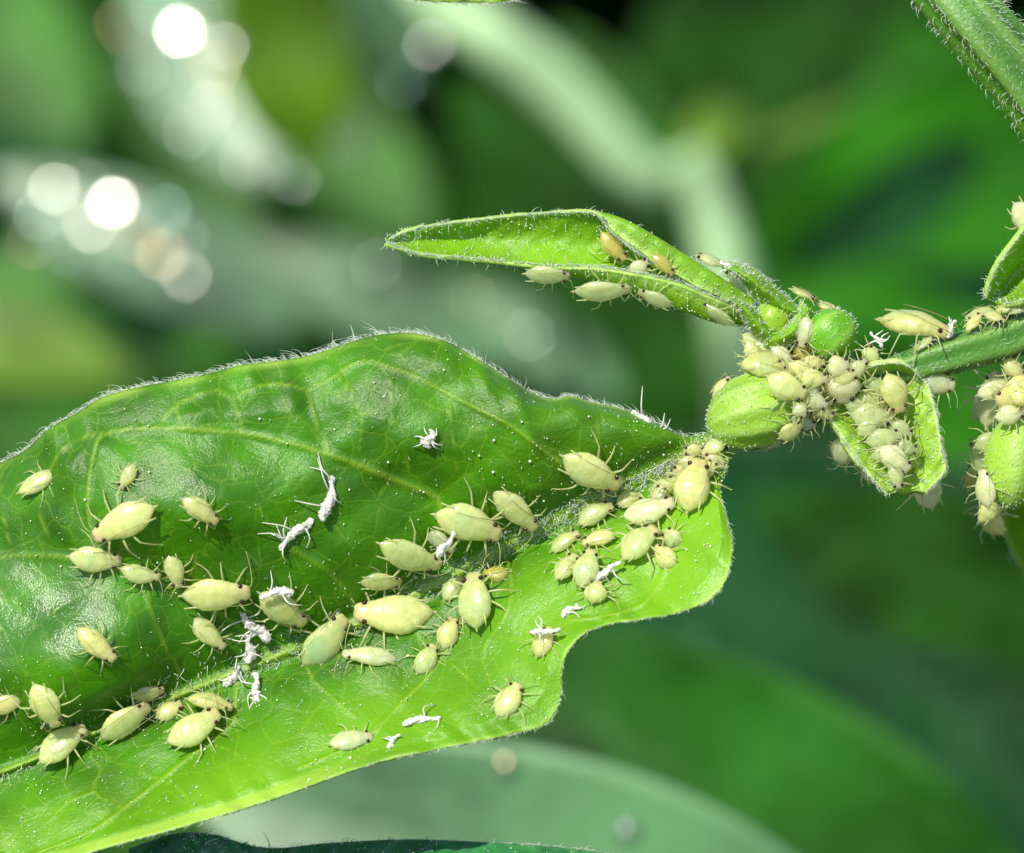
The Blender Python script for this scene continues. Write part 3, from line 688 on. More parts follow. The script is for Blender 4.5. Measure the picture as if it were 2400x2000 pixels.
# ------------------------------------------------------------------ aphids
BX = np.array([-.5, -.485, -.46, -.42, -.36, -.28, -.18, -.06, .06, .16, .25, .32, .37, .41, .45, .48, .5])
BW = np.array([.04, .12, .22, .38, .59, .81, .95, 1.0, .94, .83, .70, .60, .54, .50, .47, .41, .20])
def aphid_body(L, hw, r, plump=1.0):
    """trunk with head, cauda and cornicles; local x = forward, z = up, trunk axis at z = 0"""
    seg = 18
    xs = np.concatenate([np.linspace(-.5, -.4, 6)[:-1], np.linspace(-.4, .36, 42)[:-1], np.linspace(.36, .5, 7)])
    wv = np.interp(xs, BX, BW)
    wv = np.convolve(np.pad(wv, 1, 'edge'), [.2, .6, .2], 'valid')
    th = np.linspace(0, 2 * math.pi, seg, endpoint=False)
    cy, cz = np.cos(th), np.sin(th)
    hh = hw * 0.50 * plump
    zz = np.where(cz > 0, cz, cz * 0.72)
    segr = 1 + 0.020 * np.abs(np.cos((xs + .5) * math.pi * 10)) ** .5 * 1.6 - .02 * (np.abs(xs) < .42)
    yy = np.sign(cy) * np.abs(cy) ** 0.9
    wob = 1 + 0.02 * np.sin(3 * th[None, :] + xs[:, None] * 20 + r.uniform(0, 6))
    g = np.zeros((len(xs), seg, 3))
    g[..., 0] = xs[:, None] * L
    g[..., 1] = (wv * segr)[:, None] * yy[None, :] * hw * wob
    g[..., 2] = (wv ** 0.85 * segr)[:, None] * zz[None, :] * hh * wob + (0.10 * hh * np.sin((xs + .5) * math.pi) - 0.28 * hh * sstep(xs, .15, .5))[:, None]
    bend = r.uniform(-.05, .05) * L
    g[..., 1] += bend * (4 * xs[:, None] ** 2)
    # two frontal bumps at the antenna bases
    fr = sstep(xs, .43, .5)[:, None] * np.exp(-((np.abs(cy)[None, :] - .75) / .3) ** 2)
    g[..., 0] += fr * 0.028 * L
    v = list(g.reshape(-1, 3)); n = len(xs)
    f = [tuple(x) for x in grid_faces(n, seg, 0, False, True)]
    f.append(tuple(range(seg))); f.append(tuple(range((n - 1) * seg, n * seg))[::-1])
    gut = np.exp(-((xs[:, None] + r.uniform(.05, .2)) / r.uniform(.14, .28)) ** 2) * np.clip(zz[None, :], 0, 1) ** 0.8 * (0.6 + .4 * np.cos(th[None, :] * 2 + r.uniform(0, 6))) * r.uniform(.4, 1.4)
    head = sstep(xs, .30, .44)[:, None] * np.ones((1, seg))
    line = np.exp(-((th[None, :] - math.pi / 2) / .12) ** 2) * ((xs[:, None] > -.3) & (xs[:, None] < .15)) * r.choice([0, .7, 1.0])
    return v, f, gut.ravel(), head.ravel(), (line * 1.0).ravel(), hh, bend

def limb(v, f, path, rad, anchor, seg=5):
    """append a tapered limb to a mesh, joined to the vertex 'anchor'"""
    p = np.asarray(path, float)
    g = tube_grid(p, rad, seg, ref=np.array([0.13, 0.31, 0.94]))
    base = len(v); n = len(p)
    v.extend(g.reshape(-1, 3))
    f.extend([tuple(int(i) for i in x) for x in grid_faces(n, seg, base, False, True)])
    f.append(tuple(range(base + (n - 1) * seg, base + n * seg))[::-1])
    for k in range(seg):
        f.append((anchor, base + (k + 1) % seg, base + k))
    return n * seg

def frame(center_px, head_px, tail_px, wpx, opt):
    """local frame of a creature resting on the plant: returns matrix, length, half width, height"""
    hw = wpx * K * 0.5 * opt.get('fat', 1.0)
    camp = O + D * W
    c = np.array(center_px, float)
    d = unit(P(c[0], c[1], 0.0) - camp)
    up = opt.get('up'); wd = opt.get('w')
    hit = None
    if wd is None:
        hit, nrm, _, _ = BVH.ray_cast(Vector(camp), Vector(d))
    if hit is not None:
        n_ = np.array(nrm)
        if n_ @ d > 0: n_ = -n_
        base = np.array(hit)
        if up is None: upv = unit(n_ * .75 + W * .35)
    else:
        base = P(c[0], c[1], wd if wd is not None else 0.0)
        if up is None: upv = W.copy()
    if up is not None:
        upv = unit(up[0] * U + up[1] * V + up[2] * W)
    h = hw * opt.get('lift', 0.44)
    base = base + upv * opt.get('dz', 0.0)
    if wd is None:
        ctr = base + upv * h
    else:
        ctr = base
    def on_plane(p):
        dd = unit(P(p[0], p[1], 0.0) - camp)
        # plane through ctr that leans with the body axis
        nn = unit(upv + W * 0.6) if upv @ W > 0.25 else W
        t = ((ctr - camp) @ nn) / (dd @ nn)
        return camp + dd * t
    H = on_plane(head_px); T = on_plane(tail_px)
    H = H + W * opt.get('pitch', 0.0) * hw; T = T - W * opt.get('pitch', 0.0) * hw
    ax = H - T; L = np.linalg.norm(ax); ax = ax / L
    z = unit(upv - ax * (upv @ ax)); y = np.cross(z, ax)
    C = (H + T) / 2
    return C, ax, y, z, L, hw, h

def make_aphid(i, hx, hy, tx, ty, wpx, label, opt):
    r = np.random.default_rng(100 + i)
    C, ax, y, z, L, hw, h = frame(((hx + tx) / 2, (hy + ty) / 2), (hx, hy), (tx, ty), wpx, opt)
    base = C - z * h
    M = np.stack([ax, y, z], 1)                         # local -> world
    o = bpy.data.objects.new('aphid', None)
    o.empty_display_size = 0.02
    col.objects.link(o)
    o.matrix_world = Matrix(((*M[0], base[0]), (*M[1], base[1]), (*M[2], base[2]), (0, 0, 0, 1)))
    o['label'] = label; o['category'] = 'aphid'; o['group'] = 'aphids feeding on the plant shoot'
    v, f, gut, head, line, hh, bend = aphid_body(L, hw, r, opt.get('plump', 1.0))
    nb = len(f)
    def tip_on(p):                                       # rest a foot (local, z=0 at trunk axis) on the plant
        wp = C + M @ p
        s = wp + z * hw * 1.2
        hit, _, _, dist = BVH.ray_cast(Vector(s), Vector(-z), hw * 3.2)
        if hit is not None:
            return M.T @ (np.array(hit) - C)
        return p
    nv0 = len(v)
    body_pts = np.array(v)
    lr = max(0.0019, min(0.0029, hw * 0.055))
    used = 0
    if not opt.get('nolegs'):
        ref = max(hw * 1.75, L * .34)
        for k, (x0, spread, reach, fx) in enumerate([(.30, .75, .80, .55), (.14, .95, .85, -.05), (.0, .95, 1.25, -.62)]):
            for sgn in (-1, 1):
                j = r.uniform(.8, 1.2, 4)
                root = np.array([x0 * L, sgn * np.interp(x0, BX, BW) * hw * .80, -hh * .30])
                anchor = int(np.argmin(np.linalg.norm(body_pts - root, axis=1)))
                root = body_pts[anchor] * np.array([1, .96, .96])
                knee = root + np.array([fx * .38 * ref * j[0], sgn * spread * .48 * ref * j[1], hh * .30 * j[2]])
                foot = root + np.array([fx * reach * ref * .85 * j[3], sgn * (spread * .48 + .30) * ref * j[1], 0])
                foot[2] = -h
                foot = tip_on(foot)
                midp = knee * .5 + foot * .5 + np.array([0, sgn * .03 * ref, .02 * ref])
                toe = foot + np.array([fx * .05 * ref + .01 * L, sgn * .05 * ref, 0.004])
                path = spline(np.array([root, root * .45 + knee * .55 + [0, 0, .02 * ref], knee]), 4).tolist() + spline(np.array([knee * .93 + midp * .07, midp, foot]), 5).tolist()[0:] + [toe.tolist()]
                rad = [lr * .9, lr * 1.25, lr * 1.2, lr * .9, lr * .85, lr * .75, lr * .68, lr * .6, lr * .6, lr * .35]
                used += limb(v, f, path, rad, anchor)
    # cornicles and cauda
    for sgn in (-1, 1):
        x0 = -.27
        root = np.array([x0 * L, sgn * hw * .62 + bend * 4 * x0 * x0, hh * .55])
        anchor = int(np.argmin(np.linalg.norm(body_pts - root, axis=1)))
        root = body_pts[anchor] * .985
        tip = root + np.array([-.20 * L, sgn * .04 * hw, -hh * .02])
        used += limb(v, f, [root, root * .9 + tip * .1, root * .4 + tip * .6, tip], [lr * .9, lr * 1.15, lr * .9, lr * .8], anchor)
    root = np.array([-.47 * L, bend * .8, .02 * hh]); tip = np.array([-.56 * L, bend * 1.2, .06 * hh])
    anchor = int(np.argmin(np.linalg.norm(body_pts - root, axis=1)))
    used += limb(v, f, [root, root * .5 + tip * .5, tip], [lr * 1.6, lr * 1.4, lr * .5], anchor)
    z0 = np.zeros(used)
    midx = [0] * nb + [1] * (len(f) - nb)
    va = np.array(v) + [0, 0, h]
    mesh_obj('body', va, f, None, o, attrs={'gut': np.concatenate([gut, z0]), 'head': np.concatenate([head, z0]), 'line': np.concatenate([line, z0])}, mats=[A_MATS[opt.get('m', 'g')], M_ALEG], midx=midx)
    # eyes
    er = max(0.0050, min(0.0080, hw * .14))
    ev, ef = uv_ball(er)
    for sgn in (-1, 1):
        x0 = .385
        p = np.array([x0 * L, sgn * np.interp(x0, BX, BW) * hw * .90 + bend * 4 * x0 * x0, h + hh * .14])
        e = mesh_obj('eye', ev + p, ef, M_EYE, o)
    # antennae
    for sgn in (-1, 1):
        root = np.array([.50 * L, sgn * hw * .30 + bend, -.16 * hh])
        m = r.random()
        if m < .55:     # folded back over the body
            pts = [root, root + [.04 * L, sgn * hw * .35, hh * .35], np.array([.30 * L, sgn * hw * (.62 + .1 * r.random()), hh * .70]), np.array([.05 * L, sgn * hw * (.50 + .3 * r.random()), hh * 1.10]), np.array([-.22 * L, sgn * hw * (.35 + .4 * r.random()), hh * 1.22])]
        else:           # held out sideways
            a = r.uniform(.2, 1.3)
            pts = [root, root + [.06 * L, sgn * hw * .3, hh * .3], root + [.22 * L * math.cos(a), sgn * (.10 + .22 * math.sin(a)) * L, hh * .2], root + [.42 * L * math.cos(a) - .1 * L, sgn * (.14 + .45 * math.sin(a)) * L, -hh * .1]]
        p = spline(np.array(pts), 10)
        av, af, _ = tube_mesh(p, np.linspace(lr * .62, lr * .28, 10), 4, np.array([.2, .3, .93]))
        mesh_obj('antenna', av + [0, 0, h], af, M_ANT if m < .55 else M_ALEG, o)
    return o

def uv_ball(r, rings=7, seg=9):
    v = []; f = []
    ph = np.linspace(.15, math.pi - .15, rings)
    for a in ph:
        for b in np.linspace(0, 2 * math.pi, seg, endpoint=False):
            v.append((r * math.sin(a) * math.cos(b), r * math.sin(a) * math.sin(b), r * math.cos(a)))
    f = [tuple(int(i) for i in x) for x in grid_faces(rings, seg, 0, False, True)] + [tuple(range(seg)), tuple(range((rings - 1) * seg, rings * seg))[::-1]]
    return np.array(v), f

# head x, head y, tail x, tail y, width (photo pixels), options, label
APHIDS = [
 (142, 1100, 43, 1157, 45, {}, 'aphid by the curled upper margin of the broad leaf, with forelegs raised'),
 (283, 1147, 317, 1087, 33, {'m': 'y'}, 'slim small aphid head down above a large green bellied aphid'),
 (220, 1257, 362, 1187, 76, {}, 'large green bellied aphid on the broad leaf, right below the slim small one'),
 (510, 1223, 428, 1167, 48, {'m': 'y'}, 'yellowish aphid alone on the sheen, feelers spread wide'),
 (282, 1317, 160, 1307, 60, {}, 'pale stout aphid touching heads with a smaller one behind it'),
 (373, 1357, 280, 1337, 43, {}, 'small aphid following the pale stout aphid in line'),
 (422, 1377, 397, 1297, 45, {}, 'small aphid standing upright behind the back of a large pale aphid'),
 (583, 1390, 425, 1397, 78, {}, 'large pale aphid facing the one that carries a white skin'),
 (267, 1547, 180, 1473, 52, {'m': 'y'}, 'lone aphid on the shiny white patch of the broad leaf'),
 (523, 1520, 447, 1447, 48, {}, 'aphid below the large pale aphid, beside a heap of white skins'),
 (713, 1463, 607, 1390, 70, {'m': 'y'}, 'yellow aphid carrying a white shed skin on its rear'),
 (134, 1702, 82, 1602, 70, {'dz': .01}, 'long pale aphid with raised rear at the midrib, head on a plump neighbour'),
 (60, 1637, -32, 1665, 44, {'m': 'y'}, 'aphid cut by the picture edge behind the long pale aphid'),
 (195, 1702, 90, 1785, 72, {'dz': .02}, 'plump aphid straddling the midrib under the long pale aphid'),
 (346, 1654, 233, 1729, 70, {'dz': .02}, 'big aphid on the midrib with a smaller one peeping over it'),
 (384, 1619, 305, 1633, 42, {'m': 'y'}, 'smaller aphid peeping over a big aphid on the midrib'),
 (423, 1650, 367, 1684, 45, {'m': 'y'}, 'tiny yellow aphid squeezed between two big ones on the midrib'),
 (545, 1654, 439, 1636, 48, {'w': .06, 'm': 'y', 'up': (.1, .8, .6), 'plump': 1.3}, 'side-on aphid with a bright back sitting behind a big one at the midrib'),
 (514, 1674, 394, 1746, 72, {'dz': .02}, 'big aphid in front of the side-on aphid with the bright back'),
 (1030, 1330, 887, 1277, 70, {'dz': .01}, 'shiny aphid pointing at the midrib below the skin covered pair'),
 (1173, 1250, 1020, 1200, 85, {'dz': .01}, 'very large aphid with a small skin covered one tucked under its rear'),
 (1063, 1293, 1000, 1243, 42, {'m': 'w'}, 'small aphid half hidden by a white skin under a very large aphid'),
 (940, 1363, 843, 1363, 45, {'m': 'y'}, 'small straight aphid lying above the largest aphid of the leaf'),
 (833, 1440, 1017, 1443, 92, {'dz': .02}, 'largest aphid of the leaf, spindle shaped, lying along the midrib'),
 (810, 1450, 713, 1563, 78, {'dz': .015}, 'broad aphid head to head with the largest aphid'),
 (805, 1530, 932, 1547, 50, {'m': 'w', 'up': (.05, .6, .7), 'plump': 1.3}, 'side-on aphid with a notched belly under the largest aphid'),
 (1020, 1513, 980, 1582, 50, {}, 'small aphid with splayed legs below the side-on notched one'),
 (1062, 1447, 1038, 1522, 50, {'m': 'y'}, 'glossy small aphid with its tail down beside a large drop shaped one'),
 (1108, 1343, 1117, 1475, 82, {'dz': .03}, 'large drop shaped aphid, tail down, straddling the midrib'),
 (1080, 1353, 1040, 1405, 45, {}, 'small aphid leaning on the large drop shaped one'),
 (1133, 1343, 1195, 1350, 40, {'m': 'a'}, 'amber aphid behind the large drop shaped one'),
 (873, 1725, 770, 1745, 50, {'m': 'w'}, 'soft pale aphid near the thick lower margin of the leaf'),
 (1217, 1603, 1167, 1682, 60, {}, 'pale green aphid alone on the bright lower blade near its bulge'),
 (1285, 1480, 1262, 1532, 50, {'m': 'y'}, 'small round aphid with a white skin over its head, in the margin notch'),
 (1450, 1141, 1318, 1069, 80, {'dz': .01}, 'very broad aphid walking down to the hairy midrib near the leaf base'),
 (1256, 1239, 1157, 1147, 62, {}, 'slender shiny aphid beside the very broad one, head at the midrib'),
 (1433, 1181, 1353, 1226, 48, {'dz': .02}, 'aphid at the edge of the leaf base crowd, on the hairy midrib'),
 (1355, 1246, 1290, 1292, 40, {'m': 'y', 'dz': .01}, 'outermost little aphid of the leaf base crowd, yellow and glossy'),
 (1365, 1271, 1443, 1251, 40, {'m': 'y', 'dz': .02}, 'small aphid facing away from the branch in the leaf base crowd'),
 (1350, 1299, 1303, 1359, 48, {'dz': .02}, 'aphid leaning on its twin below the leaf base crowd'),
 (1386, 1292, 1363, 1374, 60, {'dz': .03}, 'aphid with long dark feelers between its twin and a white skin'),
 (1404, 1362, 1390, 1415, 54, {'plump': 1.25, 'dz': .01, 'm': 'g'}, 'round ball-like aphid seen from behind below a white skin'),
 (1504, 1158, 1443, 1181, 42, {'m': 'y'}, 'greenish aphid sunk behind others on the midrib hairs'),
 (1579, 1181, 1461, 1216, 62, {'dz': .035, 'm': 'w'}, 'large aphid lying across the middle of the leaf base crowd'),
 (1533, 1234, 1456, 1309, 70, {'dz': .03}, 'large glassy aphid pointing up into the leaf base crowd'),
 (1637, 1083, 1609, 1193, 82, {'dz': .05, 'm': 'y'}, 'biggest aphid of the leaf base crowd, tail hanging down'),
 (1579, 1126, 1531, 1163, 48, {'dz': .01}, 'grey green aphid wedged beside the biggest one of the crowd'),
 (1579, 1108, 1641, 1076, 42, {'dz': .03, 'm': 'y'}, 'yellow aphid lying above the biggest one of the crowd'),
 (1655, 1068, 1692, 1094, 44, {'dz': .02, 'm': 'y'}, 'aphid at the leaf joint turned to the margin'),
 (1652, 1060, 1696, 1034, 42, {'dz': .02}, 'aphid sitting on the joint of leaf and branch'),
 (1559, 1241, 1594, 1281, 44, {'plump': 1.1}, 'tiny round aphid on the bright flap of the leaf base'),
 (1534, 1282, 1583, 1330, 50, {'plump': 1.1, 'm': 'y'}, 'round yellow aphid with a strong highlight on the bright leaf flap'),
 (1334, 648, 1229, 640, 48, {'m': 't', 'w': .10, 'up': (-.15, -.6, .75), 'plump': 1.1}, 'translucent aphid hanging under the boat shaped leaf, nearest its tip'),
 (1476, 680, 1345, 684, 54, {'m': 't', 'w': .13, 'up': (-.15, -.6, .75), 'plump': 1.1}, 'translucent aphid under the boat shaped leaf with one dark eye showing'),
 (1497, 684, 1576, 716, 40, {'w': .12, 'up': (-.3, -.6, .75), 'm': 't'}, 'yellowish aphid hanging under the thick part of the boat shaped leaf'),
 (1463, 610, 1407, 546, 42, {'m': 'a', 'w': .02}, 'amber aphid inside the boat shaped leaf, the larger of two'),
 (1578, 642, 1528, 596, 32, {'m': 'a', 'w': .08}, 'narrow amber aphid deep in the fold of the boat shaped leaf'),
 (1514, 618, 1480, 637, 38, {'m': 'w', 'w': .05}, 'pale little aphid between two amber ones in the leaf fold'),
 (1632, 597, 1692, 624, 42, {'w': -.06, 'up': (.3, .8, .4), 'm': 't'}, 'glassy aphid peeking over the upper rim of the boat shaped leaf'),
 (1715, 642, 1742, 690, 46, {'w': -.05, 'up': (.5, .5, .6), 'm': 't'}, 'whitish aphid hidden behind the slender curled leaflet'),
 (1640, 712, 1722, 762, 42, {'w': .06, 'up': (-.4, -.7, .6), 'm': 't'}, 'pale glassy aphid under the base of the boat shaped leaf'),
 (1912, 702, 1851, 678, 34, {'w': .0, 'up': (.3, .85, .3), 'm': 'y'}, 'small aphid riding on top of the slender curled leaflet'),
 (1962, 728, 1918, 714, 38, {'w': -.03, 'up': (.1, .9, .3), 'm': 'y'}, 'aphid peeking from behind the round dark bud'),
 (1880, 814, 1895, 741, 45, {'w': .09, 'm': 'w', 'up': (-.4, .1, .9)}, 'pale aphid standing head down against the round dark bud'),
 (1872, 860, 1735, 852, 70, {'w': .08, 'up': (.1, .6, .75), 'm': 'y', 'plump': 1.25}, 'large aphid stretched over the pale ridged bud'),
 (1827, 828, 1737, 785, 50, {'w': .03, 'up': (-.3, .5, .75)}, 'aphid with raised tail below the pointed sepal'),
 (1928, 848, 1879, 858, 40, {'w': .09, 'm': 'y'}, 'small aphid under the round dark bud among others'),
 (1912, 838, 1864, 822, 42, {'w': .05, 'm': 'a'}, 'amber aphid in the shadow of the round dark bud'),
 (1990, 852, 1938, 866, 52, {'w': .12, 'm': 'w', 'plump': 1.1}, 'cream aphid just below the round dark bud'),
 (1938, 891, 1870, 885, 46, {'w': .13}, 'glossy green aphid in the middle of the bud cluster'),
 (1881, 926, 1802, 889, 64, {'w': .16}, 'glossy aphid sitting on the pale ridged bud'),
 (1975, 945, 1972, 872, 86, {'w': .09, 'm': 'w', 'plump': 1.2}, 'big cream ball of an aphid behind the lip of the cupped leaf'),
 (1887, 977, 1863, 946, 36, {'w': .15, 'm': 'w', 'plump': 1.1}, 'tiny whitish round aphid at the end of the ridged bud'),
 (1881, 994, 1825, 1028, 42, {'w': .12, 'm': 'y', 'up': (.3, -.3, .85)}, 'aphid clinging to the lower end of the ridged bud'),
 (1842, 1030, 1782, 1050, 36, {'m': 't', 'w': .05, 'up': (.1, -.85, .4)}, 'translucent aphid hanging under the ridged bud'),
 (1703, 888, 1675, 926, 38, {'w': -.01, 'm': 'y', 'up': (-.7, .5, .4)}, 'aphid half hidden on the far side of the ridged bud'),
 (2052, 815, 2030, 848, 44, {'w': .08, 'plump': 1.1}, 'pale round aphid on the branch beside the round dark bud'),
 (2110, 960, 2083, 880, 62, {'w': .10, 'm': 'y'}, 'shiny yellow aphid upright in the cupped leaf'),
 (2068, 945, 2012, 930, 46, {'w': .06, 'm': 'y'}, 'aphid squeezed next to the shiny yellow one in the cupped leaf'),
 (2093, 981, 1991, 974, 62, {'m': 't', 'w': .08}, 'large glassy aphid lying across the cupped leaf'),
 (2112, 1020, 2028, 1038, 50, {'m': 't', 'w': .09}, 'glassy aphid lying below the large one in the cupped leaf'),
 (2130, 1102, 2063, 1048, 54, {'w': .12, 'm': 'w'}, 'brownish headed aphid at the low end of the cupped leaf'),
 (2232, 903, 2158, 890, 56, {'w': .03, 'm': 'w'}, 'whitish aphid climbing from the cupped leaf to the branch'),
 (2013, 1072, 1944, 1046, 72, {'w': -.02, 'm': 'w', 'up': (-.6, -.5, .6), 'plump': 1.1}, 'round whitish aphid hanging outside the lip of the cupped leaf'),
 (2022, 1085, 2050, 1128, 46, {'w': .0, 'm': 'w', 'up': (-.6, -.5, .6)}, 'small whitish aphid under the lip of the cupped leaf'),
 (2163, 1108, 2182, 1180, 70, {'w': -.02, 'm': 'w', 'up': (.3, -.6, .6)}, 'whitish aphid dangling below the cupped leaf with legs out'),
 (2228, 776, 2059, 752, 82, {'w': .02, 'up': (-.15, .88, .3), 'm': 'y', 'plump': 1.5}, 'large aphid seen side on, perched on top of the side branch'),
 (2272, 742, 2325, 730, 46, {'w': .02, 'up': (-.2, .85, .4), 'm': 'y'}, 'aphid on the side branch at the foot of the upright leaf'),
 (2392, 712, 2334, 732, 40, {'w': .04, 'up': (-.2, .85, .4), 'm': 'y'}, 'aphid below the upright young leaf, facing the thick stem'),
 (2425, 545, 2385, 483, 62, {'w': .0, 'm': 'w', 'up': (-.7, .4, .4)}, 'whitish aphid on the tip side of the upright leaf'),
 (2333, 873, 2306, 1002, 78, {'w': -.14, 'm': 'w', 'up': (-.5, .0, .8)}, 'long soft pale aphid hanging from the side branch'),
 (2345, 938, 2430, 900, 72, {'w': .03, 'm': 'y'}, 'cream aphid on top of the bumpy bud with dark feelers'),
 (2302, 1102, 2318, 1192, 52, {'w': .02, 'm': 'w', 'up': (-.5, -.1, .8)}, 'pale aphid clinging to the flank of the bumpy bud'),
 (2295, 1185, 2350, 1255, 56, {'w': -.5, 'm': 'y', 'up': (-.5, -.2, .8)}, 'blurred aphid on the leaf hanging below the bumpy bud'),
 (2282, 1088, 2270, 1152, 36, {'w': -.3, 'm': 'a', 'up': (-.8, 0, .5)}, 'blurred amber aphid behind the bumpy bud'),
 (1482, 980, 1428, 953, 30, {'w': -.02, 'm': 'w', 'up': (.4, .8, .3)}, 'pale aphid on the upper margin next to a draped white skin'),
]
NODE = 'small {} aphid packed into the heap on the stem node between the buds'
CUPL = '{} aphid packed inside the cupped pale leaf among larger ones'
EDGE = '{} aphid packed along the bumpy bud and the branch above it'
BRAN = 'small {} aphid in the row on top of the side branch'
JOIN = 'small {} aphid packed at the joint of the broad leaf and the branch'
r9 = np.random.default_rng(9)
for rec in [
 (1790, 850, 1742, 812, 44, {'w': .05, 'm': 'y'}, NODE), (1838, 862, 1790, 880, 44, {'w': .10}, NODE), (1905, 872, 1850, 862, 44, {'w': .11, 'm': 'y'}, NODE),
 (1920, 915, 1872, 908, 46, {'w': .12, 'm': 't'}, NODE), (1932, 942, 1886, 938, 48, {'w': .12, 'm': 'w'}, NODE), (1950, 965, 1902, 958, 46, {'w': .10, 'm': 'y'}, NODE), (1905, 985, 1862, 1000, 42, {'w': .10, 'm': 't'}, NODE),
 (2000, 890, 1962, 878, 42, {'w': .12, 'm': 'y'}, NODE), (1905, 790, 1878, 770, 36, {'w': .09, 'm': 'w'}, NODE), (2028, 858, 1992, 868, 40, {'w': .11, 'm': 'w'}, NODE), (1858, 838, 1808, 828, 42, {'w': .08, 'm': 'w'}, NODE), (1770, 836, 1745, 872, 38, {'w': .06, 'm': 't'}, NODE),
 (2060, 985, 2012, 1012, 44, {'w': .09, 'm': 't'}, CUPL), (2078, 915, 2030, 900, 46, {'w': .07, 'm': 't'}, CUPL), (2100, 1062, 2046, 1064, 46, {'w': .10, 'm': 't'}, CUPL), (2132, 1010, 2092, 1000, 42, {'w': .08, 'm': 't'}, CUPL), (2142, 1060, 2104, 1040, 42, {'w': .09, 'm': 't'}, CUPL), (2026, 960, 1982, 945, 42, {'w': .08, 'm': 't'}, CUPL), (2120, 1130, 2080, 1100, 40, {'w': .12, 'm': 't'}, CUPL),
 (2352, 880, 2312, 940, 56, {'w': -.03, 'm': 'w'}, EDGE), (2398, 868, 2352, 860, 46, {'w': .02, 'm': 'y'}, EDGE), (2388, 960, 2345, 985, 52, {'w': .06, 'm': 'w'}, EDGE), (2332, 1010, 2302, 1060, 50, {'w': -.08, 'm': 'w'}, EDGE), (2418, 940, 2375, 925, 44, {'w': .08, 'm': 'y'}, EDGE), (2330, 940, 2288, 975, 58, {'w': -.18, 'm': 'w'}, EDGE), (2342, 1150, 2312, 1225, 52, {'w': -.15, 'm': 'y'}, EDGE), (2300, 1040, 2282, 1100, 46, {'w': -.25, 'm': 'w'}, EDGE),
 (2305, 748, 2262, 762, 32, {'w': .06, 'm': 'y', 'up': (-.2, .7, .6)}, BRAN), (2350, 736, 2310, 748, 34, {'w': .07, 'm': 'y', 'up': (-.2, .7, .6)}, BRAN), (2190, 800, 2145, 808, 26, {'w': .06, 'm': 't', 'up': (-.2, .7, .6)}, BRAN), (2412, 716, 2372, 726, 36, {'w': .07, 'm': 't', 'up': (-.2, .7, .6)}, BRAN),
 (1622, 1100, 1588, 1130, 40, {'dz': .03, 'm': 'y'}, JOIN), (1668, 1085, 1650, 1120, 42, {'dz': .03}, JOIN), (1610, 1062, 1640, 1050, 34, {'dz': .02, 'm': 'y'}, JOIN), (1560, 1150, 1528, 1175, 40, {'dz': .03, 'm': 't'}, JOIN),
]:
    hx, hy, tx, ty, wp, op, lb = rec
    cx, cy = (hx + tx) / 2, (hy + ty) / 2; ang = r9.uniform(-.7, .7); m = 1.25
    dx, dy = (hx - tx) / 2 * m, (hy - ty) / 2 * m
    dx, dy = dx * math.cos(ang) - dy * math.sin(ang), dx * math.sin(ang) + dy * math.cos(ang)
    if op.get('m') == 'w' and r9.random() < .5: op['m'] = 't'
    APHIDS.append((cx + dx, cy + dy, cx - dx, cy - dy, wp * .88, op, lb.format({'y': 'yellowish', 'w': 'whitish', 't': 'glassy', 'g': 'pale green'}[op.get('m', 'g')])))
for i, (hx, hy, tx, ty, wpx, opt, label) in enumerate(APHIDS):
    ln = math.hypot(hx - tx, hy - ty)
    if ln < 1.55 * wpx and opt.get('plump', 1.0) < 1.1:         # keep the bodies longish
        k = 1.55 * wpx / ln * .5; cx, cy = (hx + tx) / 2, (hy + ty) / 2
        k = min(k, .68)
        hx, hy, tx, ty = cx + (hx - tx) * k, cy + (hy - ty) * k, cx - (hx - tx) * k, cy - (hy - ty) * k
        wpx = min(wpx, math.hypot(hx - tx, hy - ty) / 1.5)
    make_aphid(i, hx, hy, tx, ty, wpx * 1.04, label, opt)

